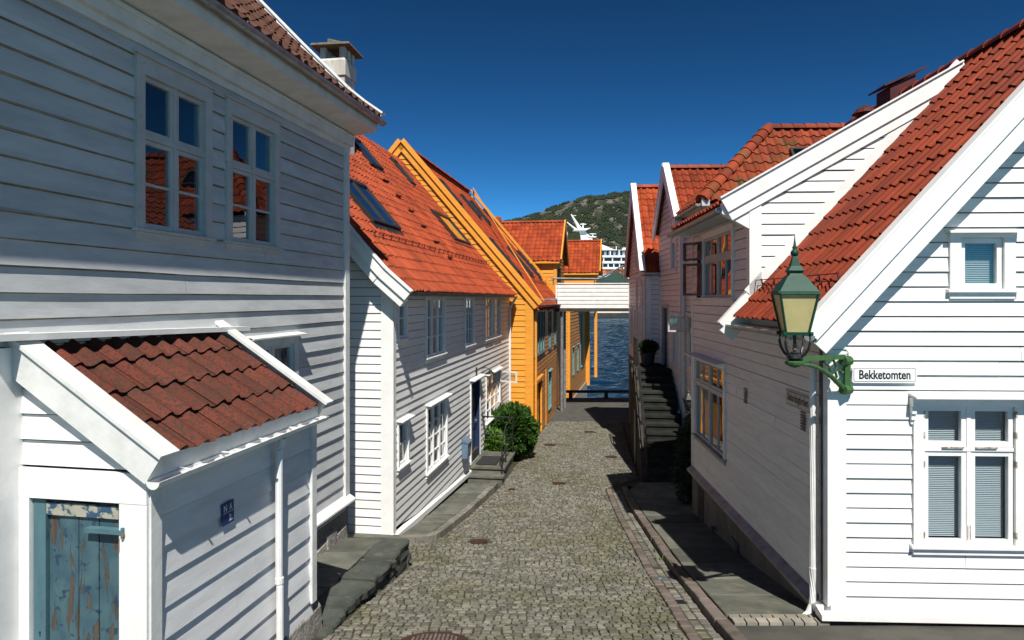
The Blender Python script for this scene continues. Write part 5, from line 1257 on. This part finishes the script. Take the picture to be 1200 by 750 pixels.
for dz in (0, -.5): b.tube([F2.P(ud1 + .30, zr_ + dz, .03), F2.P(ud1 + .30, zr_ + dz, n_), F2.P(ud0 + .5, zr_ - .02 + dz, n_), F2.P(ud0 - .12, zr_ - .42 + dz, n_)], .016 if dz else .02, 8)
b.build('handrail', 'iron', rl)
mbx = thing('mailbox', F2.P(5.35, -4.0, .1), 'grey blue letterbox with slanted lid on the white wall', 'mailbox')
b = MB(); um = uY(17.15)
b.hexa([F2.P(um, -4.02, .025), F2.P(um + .40, -4.02, .025), F2.P(um + .40, -4.02, .17), F2.P(um, -4.02, .17), F2.P(um, -3.60, .025), F2.P(um + .40, -3.60, .025), F2.P(um + .40, -3.64, .19), F2.P(um, -3.64, .19)]); b.build('box', 'mailbox', mbx)
b = MB(); b.hexa([F2.P(um - .015, -3.60, .02), F2.P(um + .415, -3.60, .02), F2.P(um + .415, -3.645, .21), F2.P(um - .015, -3.645, .21), F2.P(um - .015, -3.50, .02), F2.P(um + .415, -3.50, .02), F2.P(um + .415, -3.625, .215), F2.P(um - .015, -3.625, .215)]); b.build('lid', 'mailbox', mbx)
wl = thing('wall_lamp', F2.P(uY(18.6), -2.05, .1), 'black swan neck wall lamp above the dark blue door', 'lamp')
b = MB(); ul = uY(18.9); b.box(F2, ul - .05, ul + .05, -2.12, -1.90, .02, .045)
b.tube([F2.P(ul, -2.0, .05), F2.P(ul, -1.93, .16), F2.P(ul, -1.90, .28), F2.P(ul, -1.93, .38), F2.P(ul, -1.98, .42)], .013, 7); b.build('arm', 'iron', wl)
b = MB(); b.lathe(F2.P(ul, -2.08, .42), [(.15, 0), (.13, .03), (.05, .08), (.025, .13)], 12); b.build('lamp_shade', 'iron', wl)

# ---------------------------------------------------------------- plants
def shrub(name, label, cat, c, rx, ry, rz, leaf, n, size, long=2.2, stems=5, seed=1, lump=.18, up=.5):
    rg = random.Random(seed); c = V(c)
    t = thing(name, c, label, cat)
    b = MB()
    for k in range(stems):
        a = rg.uniform(0, 6.28); e = c + V((math.cos(a) * rx * .5, math.sin(a) * ry * .5, rz * rg.uniform(.2, .5)))
        b.tube([c + V((math.cos(a) * .05, math.sin(a) * .05, -.05)), (c + e) / 2 + V((0, 0, rz * .02)), e], [.025, .018, .006], 6)
    b.build('stem', 'twig', t)
    b = MB(); cen = c + Z * rz
    for k in range(n):
        d = V((rg.gauss(0, 1), rg.gauss(0, 1), rg.gauss(0, 1))).normalized()
        nz = 1 + lump * noise.noise(d * 2.2 + V((seed, 0, 0))) * 2 + .10 * noise.noise(d * 6 + V((seed, 3, 0)))
        rr = (rg.uniform(.30, 1.0) ** .45) * nz
        p = cen + V((d.x * rx, d.y * ry, d.z * rz)) * rr
        if p.z < c.z + .02: continue
        ax = (d + V((rg.uniform(-.7, .7), rg.uniform(-.7, .7), rg.uniform(-.3, up + .3)))).normalized()
        sd = ax.cross(V((rg.uniform(-1, 1), rg.uniform(-1, 1), rg.uniform(-1, 1)))).normalized()
        l = size * rg.uniform(.6, 1.4); w = l / long
        b.poly(p - ax * l * .4, p + sd * w * .5, p + ax * l * .6, p - sd * w * .5)
    b.build('foliage', leaf, t)
    return t
zb_ = ground_z(21.2)
shrub('round_bush', 'large round dark green bush against the yellow house corner', 'bush', (.0, 21.6, zb_ - .02), .78, .92, .84, 'leaf', 24000, .11, 2.4, seed=3, lump=.14)
shrub('leafy_plant', 'bright green leafy plant squeezed between step railing and bush', 'plant', (-.58, 20.35, ground_z(20.3)), .42, .50, .52, 'leaf_light', 3800, .09, 1.7, seed=5, lump=.2)
shrub('climbing_shrub', 'dark narrow shrub climbing at the far corner of the right house', 'shrub', (4.02, 15.25, ground_z(15.2)), .34, .38, 1.0, 'leaf_dark', 6500, .09, 2.4, seed=9, lump=.25)
pt = thing('potted_shrub', FT.P(.45, -2.22, ye - 1.1), 'dark potted shrub on the stair landing by the blue door', 'plant')
b = MB(); b.lathe(FT.P(.45, -2.215, ye - 1.1), [(.17, 0), (.2, .02), (.25, .36), (.27, .37), (.26, .41), (.2, .40)], 14); b.build('pot', 'pot', pt)
b = MB(); rg = random.Random(4); c_ = FT.P(.45, -1.62, ye - 1.1)
for k in range(2200):
    d = V((rg.gauss(0, 1), rg.gauss(0, 1), rg.gauss(0, 1))).normalized() * rg.uniform(.4, 1.0); p = c_ + V((d.x * .36, d.y * .34, d.z * .24)); ax = (d + Z * .3).normalized(); sd = ax.cross(V((rg.uniform(-1, 1), rg.uniform(-1, 1), .3))).normalized(); b.poly(p - ax * .04, p + sd * .02, p + ax * .06, p - sd * .02)
b.build('foliage', 'leaf_dark', pt)
for (yy, dz, lab) in ((18.75, -2.95, 'upper of two black wall lanterns beside the stone stair'), (18.9, -3.65, 'lower of two black wall lanterns beside the stone stair')):
    pass
def wall_lantern(u, z, lab):
    p = F5.P(u, z, .30); t = thing('wall_lantern', p, lab, 'lantern', 'black lanterns by the stair')
    b = MB(); b.tube([F5.P(u, z - .05, .03), F5.P(u, z - .22, .16), p + Z * -.17], .015, 6); b.box(F5, u - .05, u + .05, z - .2, z + .08, .02, .04); b.build('arm', 'iron', t)
    b = MB(); b.lathe(p, [(.05, -.17), (.07, -.15), (.055, -.13)], 6); b.lathe(p, [(.165, .14), (.15, .17), (.07, .25), (.03, .30), (.035, .33), (.01, .38)], 6)
    for k in range(6): a = k * math.pi / 3; b.tube([p + V((math.cos(a) * .055, math.sin(a) * .055, -.13)), p + V((math.cos(a) * .14, math.sin(a) * .14, .14))], .010, 4)
    b.build('lamp_frame', 'iron', t)
    b = MB(); b.lathe(p, [(.05, -.128), (.132, .138)], 6, rot=.0); b.build('lamp_glass', 'ship_glass', t)
wall_lantern(.9, -2.85, 'upper black wall lantern beside the dark stair'); wall_lantern(.75, -3.45, 'lower black wall lantern half hidden by the climbing shrub')
# weeds against the plinth
tf = MB(); rg = random.Random(8)
for (cx, cy, n_) in ((-1.62, 15.4, 26), (-.3, 19.9, 30), (-.06, 20.6, 24), (2.36, 9.1, 10), (2.42, 11.0, 10)):
    for k in range(n_):
        p = V((cx + rg.gauss(0, .07), cy + rg.gauss(0, .10), ground_z(cy) + (.08 if cx < -1 else .0))); a = rg.uniform(0, 6.28); l = rg.uniform(.04, .12); d = V((math.cos(a) * .5, math.sin(a) * .5, 1)).normalized(); s_ = V((math.sin(a), -math.cos(a), 0)) * .012
        tf.poly(p - s_, p + s_, p + d * l + s_ * .3, p + d * l - s_ * .3)
tag(tf.build('weeds', 'leaf_light', base=V((-1.6, 15.4, -4.6))), 'small green weeds sprouting along kerb and step', 'weeds', kind='stuff')
lit = thing('litter', (2.08, 9.75, ground_z(9.75)), 'scrap of pale blue litter in the gutter', 'litter')
b = MB(); q = V((2.12, 9.75, ground_z(9.75) - .012)); b.hexa([q + V(p) for p in ((-.04, -.03, 0), (.05, -.02, 0), (.04, .04, 0), (-.03, .03, 0), (-.03, -.02, .02), (.03, -.03, .035), (.03, .02, .015), (-.02, .03, .03))]); b.build('scrap', 'mailbox', lit)
dg = thing('drain_grate', (2.14, 8.65, ground_z(8.65)), 'small black drain grate in the gutter channel', 'drain')
b = MB(); fr = Fr((2.10, 8.65, ground_z(8.65) - .016), (1, 0, 0), (0, 1, -.155), (0, .155, 1)); b.box(fr, -.09, .09, -.09, .09, -.05, .004); b.build('plate', 'iron', dg)
b = MB()
for k in range(5): b.box(fr, -.075 + k * .033, -.06 + k * .033, -.08, .08, .0035, .009)
b.build('bars', 'iron', dg)

# ================================================================ footbridge, quay, harbour
br = thing('footbridge', (4, 33.4, -.5), 'white clad footbridge crossing the street end above the quay', 'footbridge')
FBR = Fr(V((2.2, 33.0, 0)), (1, 0, 0), Z, (0, -1, 0))
b = MB()
zz_ = -.46
for k in range(6): b.box(FBR, 0, 5.2, zz_ + k * .195 + .003, zz_ + (k + 1) * .195 - .022, -.04, .0 + .012 * (k % 2))
b.box(FBR, -.02, 5.2, .715, .76, -.08, .05)
for k in range(6): b.box(FBR, 0, 5.2, zz_ + k * .195 + .003, zz_ + (k + 1) * .195 - .008, -1.5, -1.46)
for k in range(4):  b.box(FBR, .02 + k * 1.7, .10 + k * 1.7, -.46, .70, -.10, -.041)
b.build('parapet', 'white_trim', br)
b = MB(); b.box(FBR, -.1, 5.3, -.62, -.47, -1.5, .01); b.build('deck', 'timber', br)
b = MB(); b.box(FBR, .0, 5.2, -.46, .70, -.12, -.105); b.build('inner_board', 'plaster', br)
b = MB()
for zr2 in (.98,): b.tube([FBR.P(-.3, zr2, -.05), FBR.P(2.0, zr2 - .02, -.05), FBR.P(3.2, zr2 + .62, -.05)], .045, 6)
b.tube([FBR.P(-.2, .7, -.05), FBR.P(-.2, .98, -.05)], .03, 6); b.tube([FBR.P(1.8, .7, -.05), FBR.P(1.8, .98, -.05)], .03, 6); b.tube([FBR.P(3.15, .7, -.05), FBR.P(3.15, 1.58, -.05)], .03, 6); b.build('handrail', 'zinc_dark', br)
for (x, y) in ((2.42, 33.25), (2.66, 34.45)):
    b = MB(); b.tube([V((x, y, -5.6)), V((x, y, -.6))], .07, 10); b.lathe(V((x, y, -5.56)), [(.16, 0), (.16, .03)], 10); build_each(b, 'post', 'zinc', br)
qr = thing('quay_rail', (5, 38.4, -5.6), 'dark timber rail along the quay edge above the water', 'rail')
b = MB(); fq = Fr(V((3.0, 38.45, 0)), (1, 0, 0), Z, (0, -1, 0)); b.box(fq, 0, 9, -5.30, -5.16, -.1, .1); b.build('beam', 'timber', qr)
for k in range(5): b = MB(); b.box(fq, .2 + k * 2.0, .4 + k * 2.0, -5.62, -5.30, -.08, .08); build_each(b, 'post', 'timber', qr)

# water
def water_mat():
    m = bpy.data.materials.new('harbour_water'); m.use_nodes = True; nt = m.node_tree; N, L = nt.nodes, nt.links; b = N['Principled BSDF']
    b.inputs['Specular IOR Level'].default_value = .2; b.inputs['Base Color'].default_value = (.003, .024, .050, 1); b.inputs['Roughness'].default_value = .06; b.inputs['IOR'].default_value = 1.33
    tc = N.new('ShaderNodeTexCoord'); bumps = None
    for sc_, st, di in ((1.1, .7, .25), (3.2, .7, .08)):
        mp = N.new('ShaderNodeMapping'); mp.inputs['Scale'].default_value = (.55, 1.0, 1); mp.inputs['Rotation'].default_value = (0, 0, .3); L.new(tc.outputs['Object'], mp.inputs['Vector'])
        n = N.new('ShaderNodeTexNoise'); n.inputs['Scale'].default_value = sc_; n.inputs['Detail'].default_value = 4; n.inputs['Distortion'].default_value = .6; L.new(mp.outputs['Vector'], n.inputs['Vector'])
        bp = N.new('ShaderNodeBump'); bp.inputs['Strength'].default_value = st; bp.inputs['Distance'].default_value = di; L.new(n.outputs['Fac'], bp.inputs['Height'])
        if bumps: L.new(bumps.outputs['Normal'], bp.inputs['Normal'])
        bumps = bp
    N.remove(b); out = N['Material Output']
    df = N.new('ShaderNodeBsdfDiffuse'); df.inputs['Color'].default_value = (.003, .020, .040, 1)
    gl = N.new('ShaderNodeBsdfGlossy'); gl.inputs['Color'].default_value = (.40, .50, .60, 1); gl.inputs['Roughness'].default_value = .06   # seen through a polarising filter
    fr = N.new('ShaderNodeFresnel'); fr.inputs['IOR'].default_value = 1.33; mx = N.new('ShaderNodeMixShader')
    for n in (df, gl, fr): L.new(bumps.outputs['Normal'], n.inputs['Normal'])
    L.new(fr.outputs[0], mx.inputs[0]); L.new(df.outputs[0], mx.inputs[1]); L.new(gl.outputs[0], mx.inputs[2]); L.new(mx.outputs[0], out.inputs['Surface']); return m
b = MB()
wx = [-12 + k * .6 for k in range(140)]; wy = [38.0]
while wy[-1] < 274: wy.append(wy[-1] + .42 + wy[-1] * .0022)
for y in wy:
    for x in wx:
        e = min(1, (y - 38) * 2, (x + 12) * .5, (wx[-1] - x) * .5, (wy[-1] - y) * .3)
        p = V((x * .30 + y * .10, y * .52 - x * .12, 0))
        b.v.append(V((x, y, SEA + e * (.12 * noise.noise(p) + .085 * noise.noise(p * 2.3 + V((5, 1, 0))) + .035 * noise.noise(p * 5.1 + V((2, 8, 0)))))))
nw = len(wx)
for j in range(len(wy) - 1):
    for i in range(nw - 1): q = j * nw + i; b.f.append((q, q + 1, q + nw + 1, q + nw))
X0, X1, Y1_, Y2_ = wx[0], wx[-1], wy[0], wy[-1]
for (xa, xb, ya, yb) in ((-4000, X0, 30, 6000), (X1, 4000, 30, 6000), (X0, X1, 30, Y1_), (X0, X1, Y2_, 6000)): b.poly(V((xa, ya, SEA)), V((xb, ya, SEA)), V((xb, yb, SEA)), V((xa, yb, SEA)))
tag(b.build('water', water_mat(), base=V((0, 30, SEA)), smooth=True), kind='structure')
# far quay
b = MB(); b.hexa([V((-300, 272, -12)), V((400, 272, -12)), V((400, 900, -12)), V((-300, 900, -12)), V((-300, 272, -5.75)), V((400, 272, -5.75)), V((400, 900, -5.75)), V((-300, 900, -5.75))])
tag(b.build('far_quay', 'quay_dark', base=V((0, 272, -12))), kind='structure')
FH = Fr(V((24, 276, 0)), (1, 0, 0), Z, (0, -1, 0))
tm = thing('harbour_terminal', (40, 276, -5.7), 'low dark green roofed harbour building on the far quay', 'building')
b = MB(); b.box(FH, 9.5, 60, -5.7, -2.0, -14, 0); b.box(FH, 0, 3.0, -5.7, -2.0, -12, -1); b.build('wall', 'pale', tm)
b = MB(); b.box(FH, 3.02, 9.48, -5.7, -2.0, -13, -.2); b.build('blue_wall', 'blue', tm)
b = MB(); b.box(FH, 3.0, 20, -6.1, -5.71, -1, .6); b.build('fender', 'yellow', tm)
b = MB(); b.box(FH, 0, 60, -1.99, 6.2, -13, -.1); b.build('upper_wall', 'shed_green', tm)
b = MB()
b.poly(FH.P(6, 6.2, .4), FH.P(17.5, 6.2, .4), FH.P(17.5, 7.0, .4), FH.P(6.5, 8.8, -4)); b.box(FH, 0, 60, 6.21, 8.0, -13, -2)
b.build('roof_edge', 'shed_green', tm)
b = MB(); A = [FH.P(11, 6.2, .5), FH.P(26, 6.2, .5), FH.P(26, 6.2, -13), FH.P(11, 6.2, -13)]; T = FH.P(18.5, 11.3, -6); T2 = FH.P(19.5, 11.3, -6)
b.poly(A[0], A[1], T2, T); b.poly(A[1], A[2], T2); b.poly(A[2], A[3], T, T2); b.poly(A[3], A[0], T)
b.box(FH, 26.5, 60, 6.2, 11.2, -12, -3); b.build('roof', 'shed_green_light', tm)
b = MB(); b.box(FH, 9, 14.5, 3.6, 4.8, -.1, .0); b.box(FH, 24.5, 29, 5.6, 8.4, -2.5, -2.0); b.build('sign_panel', 'pale', tm)

# ship
FSH = Fr(V((38, 310, 0)), (1, 0, 0), Z, (0, -1, 0))
def px_u(px): return (px - 600) / 800 * 310 - 38
def px_z(py): return (350 - py) / 800 * 310
shp = thing('ship', (38, 310, SEA), 'large white passenger ship with leaning mast moored across the harbour', 'ship')
b = MB()
xl, xr = px_u(640), px_u(820)
b.box(FSH, xl, xr, SEA, px_z(323), -18, 0); b.build('hull', 'ship', shp)
b = MB(); b.box(FSH, xl + 2, xr, px_z(323), px_z(316.5), -18, -2); b.build('boat_deck', 'ship_cream', shp)
b = MB(); b.box(FSH, xl + 1, xr, px_z(316.5), px_z(315.4), -18, -.4); b.build('deck_stripe', 'ship_red', shp)
tiers = [(315.4, 313, 308.6, 'a'), (308.6, 306, 301.6, 'b'), (301.6, 299.2, 293.2, 'c')]
b = MB(); w_ = MB(); pst = MB()
for (z0, z1, z2, _) in tiers:
    x0 = xl + 2 if z0 > 305 else xl + 5
    b.box(FSH, x0, xr, px_z(z0), px_z(z1), -17, 0); w_.box(FSH, x0 + .5, xr, px_z(z1), px_z(z2), -16, -2)
    x = x0
    while x < xr:
        pst.box(FSH, x, x + .45, px_z(z1), px_z(z2), -2, -.3); x += 2.6 if z0 > 310 else 4.0
        if z0 > 310 and False: pass
b.build('deck', 'ship', shp); w_.build('window', 'ship_glass', shp); pst.build('balcony_post', 'ship', shp)
b = MB()
for k in range(18): b.box(FSH, px_u(703) + k * 2.1, px_u(703) + k * 2.1 + 1.1, px_z(298.6), px_z(294.5), -1.95, -1.6)
b.build('cabin_panel', 'ship', shp)
b = MB(); b.box(FSH, xl + 5, px_u(723), px_z(293.2), px_z(292.2), -16, 0)
b.hexa([FSH.P(px_u(672), px_z(293), -14), FSH.P(px_u(723), px_z(293), -14), FSH.P(px_u(723), px_z(293), -3), FSH.P(px_u(672), px_z(293), -3), FSH.P(px_u(690), px_z(284.5), -13), FSH.P(px_u(705), px_z(285), -13), FSH.P(px_u(705), px_z(285), -4), FSH.P(px_u(690), px_z(284.5), -4)])
b.box(FSH, px_u(724), xr, px_z(293.2), px_z(292.7), -16, -.2)
for k in range(12): b.box(FSH, px_u(724) + k * 3, px_u(724) + k * 3 + .3, px_z(292.7), px_z(289.5 if k % 3 else 287.5), -6, -5.5)
b.box(FSH, px_u(732), px_u(750), px_z(291.5), px_z(289.2), -8, -5); b.build('top_deck', 'ship', shp)
b = MB()
def mp(px, py, n): return FSH.P(px_u(px), px_z(py), n)
b.hexa([mp(683, 283, -10), mp(700, 283, -10), mp(700, 283, -6), mp(683, 283, -6), mp(681.5, 268, -9.2), mp(687, 268, -9.2), mp(687, 268, -7), mp(681.5, 268, -7)])
b.tube([mp(684.5, 271, -8), mp(679, 262, -8), mp(671, 248.5, -8)], [1.3, .8, .3], 6); b.tube([mp(679, 268, -8), mp(672.5, 263.5, -8), mp(666, 258, -8)], [.5, .4, .25], 6)
b.hexa([mp(673, 268.5, -11), mp(688, 268.5, -11), mp(688, 268.5, -5), mp(673, 268.5, -5), mp(674, 267.3, -11), mp(694, 265.5, -11), mp(694, 265.5, -5), mp(674, 267.3, -5)])
b.hexa([mp(692, 276.5, -10), mp(700, 276.5, -10), mp(700, 276.5, -6), mp(692, 276.5, -6), mp(690, 275, -10), mp(701.5, 275.5, -10), mp(701.5, 275.5, -6), mp(690, 275, -6)])
b.tube([mp(685.3, 267, -8), mp(685.3, 259.5, -8)], .35, 6); b.box(FSH, px_u(682), px_u(689), px_z(261), px_z(260), -8.5, -7.5); b.tube([mp(697, 275, -8), mp(697, 271.5, -8)], .3, 6); b.box(FSH, px_u(693), px_u(701), px_z(272.5), px_z(271.8), -8.5, -7.5); b.box(FSH, px_u(672), px_u(677), px_z(250.5), px_z(249.9), -8.3, -7.7)
b.build('mast', 'ship', shp)
b = MB()
for (pa, pb) in ((703, 710), (716, 718.5), (726, 729)): b.hexa([mp(pa, 319.8, -1.9), mp(pb, 319.8, -1.9), mp(pb, 319.8, .2), mp(pa, 319.8, .2), mp(pa + .8, 316.9, -1.9), mp(pb - .8, 316.9, -1.9), mp(pb - .8, 316.9, .1), mp(pa + .8, 316.9, .1)])
for pxx in (728.5, 738): b.tube([mp(pxx, 317, .4), mp(pxx, 312.5, .4)], .5, 6)
b.build('lifeboat', 'orange', shp)
lbt = MB(); lbt.hexa([mp(699, 325, 1), mp(719, 325, 1), mp(719, 325, 4), mp(699, 325, 4), mp(697.5, 321.2, .8), mp(722, 321.2, .8), mp(722, 321.2, 4.4), mp(697.5, 321.2, 4.4)]); lbt.build('tender', 'ship', shp)

# hill across the water with its wood
HP_ = [(380, 300), (480, 285), (560, 268), (590, 262), (620, 254.5), (650, 243), (672, 236), (690, 232), (705, 230.5), (720, 227.5), (735, 226.5), (760, 225), (800, 222), (860, 226), (950, 240), (1100, 270)]
def hill_top(x): return (350 - lerp(HP_, x / 1750 * 800 + 600)) / 800 * 1750
def hill_z(x, y):
    t = (y - 1050) / (1750 - 1050)
    top = hill_top(x * 1750 / max(y, 1050))
    n = noise.noise(V((x * .006, y * .006, 0))) * 26 + noise.noise(V((x * .018, y * .018, 3))) * 11 + noise.noise(V((x * .05, y * .05, 7))) * 4.5
    if t <= 1:
        s = t ** .75 * .55 + (t * t * (3 - 2 * t)) * .45
        return SEA + 2 + (top - SEA) * s + n * min(1, t * 4) * (1 - t ** 4 * .92)
    return top - (t - 1) * 60
b = MB(); xs = [-700 + k * 9 for k in range(185)]; ys = [1040 + k * 10.5 for k in range(74)]
for y in ys:
    for x in xs: b.v.append(V((x, y, hill_z(x, y) if y > 1050 else -8)))
nx = len(xs)
for j in range(len(ys) - 1):
    for i in range(nx - 1): q = j * nx + i; b.f.append((q, q + 1, q + nx + 1, q + nx))
M['hill'] = mk('hill_scrub', (.016, .024, .010), (.027, .034, .015), .02, .95, 0, island=0, c3=(.115, .105, .095), s3=.03, lo3=.48, hi3=.57, stretch=(1.8, 1, .8), detail=10)
hl = tag(b.build('hill', 'hill', base=V((0, 1040, -8)), smooth=True), kind='structure')
M['wood'] = mk('hill_tree', (.011, .020, .008), (.022, .034, .011), .012, .9, island=.45)
b = MB(); rg = random.Random(21); cnt = 0
while cnt < 30000:
    y = rg.uniform(1060, 1760); x = rg.uniform(-.10, .30) * y
    dens = .7 * noise.noise(V((x * .012, y * .007, 11))) + .8 * noise.noise(V((x * .045, y * .016, 5)))
    if dens < rg.uniform(-.15, .42) : continue
    z = hill_z(x, y); hgt = rg.uniform(2.5, 6); r0 = rg.uniform(1.4, 3.0); i = len(b.v); cnt += 1
    a0 = rg.uniform(0, 6)
    for q in range(5): a = a0 + q * 1.2566; b.v.append(V((x + math.cos(a) * r0 * rg.uniform(.7, 1.2), y + math.sin(a) * r0, z + hgt * rg.uniform(.2, .45))))
    b.v += [V((x + rg.uniform(-.8, .8), y, z + hgt)), V((x, y, z - 1))]
    for q in range(5): b.f.append((i + q, i + (q + 1) % 5, i + 5)); b.f.append((i + (q + 1) % 5, i + q, i + 6))
tag(b.build('forest', 'wood', base=V((200, 1400, 0))), 'dark green wood covering the hill across the water', 'forest', kind='stuff')

# ================================================================ sky, sun, camera
A_ = R(8.5); EL = R(54)
w = bpy.data.worlds.new('World'); sc.world = w; w.use_nodes = True
nt = w.node_tree; bg = nt.nodes['Background']
sky = nt.nodes.new('ShaderNodeTexSky'); sky.sky_type = 'NISHITA'; sky.sun_disc = False; sky.sun_elevation = EL; sky.sun_rotation = math.pi - A_
sky.altitude = 0; sky.air_density = .5; sky.dust_density = 0; sky.ozone_density = 10     # clear northern air through a polarising filter
tn = nt.nodes.new('ShaderNodeMix'); tn.data_type = 'RGBA'; tn.blend_type = 'MULTIPLY'; tn.inputs[0].default_value = 1
tn.inputs[7].default_value = (.675, .87, .66, 1)
gm = nt.nodes.new('ShaderNodeGamma'); gm.inputs['Gamma'].default_value = 1.7
nt.links.new(sky.outputs['Color'], tn.inputs[6]); nt.links.new(tn.outputs[2], gm.inputs['Color'])
nt.links.new(gm.outputs['Color'], bg.inputs['Color']); bg.inputs['Strength'].default_value = .05
sd = bpy.data.lights.new('sun', 'SUN'); sd.energy = 5.0; sd.angle = R(.53); sd.color = (1, .95, .87)
so = bpy.data.objects.new('sun', sd); COL.objects.link(so); so.location = (5, -20, 40)
s = V((math.sin(A_) * math.cos(EL), -math.cos(A_) * math.cos(EL), math.sin(EL)))
so.rotation_euler = (-s).to_track_quat('-Z', 'Y').to_euler()
cam = bpy.data.cameras.new('camera'); co = bpy.data.objects.new('camera', cam); COL.objects.link(co)
cam.sensor_width = 36; cam.lens = 24; cam.shift_y = -25 / 1200; cam.clip_start = .05; cam.clip_end = 9000
co.location = (0, 0, 0); co.rotation_euler = (math.pi / 2, 0, 0); sc.camera = co
sc.view_settings.view_transform = 'Standard'; sc.view_settings.look = 'None'; sc.view_settings.gamma = 1; sc.view_settings.exposure = .45
sc.view_settings.use_curve_mapping = False
sc.render.engine = 'CYCLES'; sc.cycles.use_denoising = True; sc.cycles.max_bounces = 6; sc.cycles.diffuse_bounces = 3; sc.cycles.transparent_max_bounces = 12
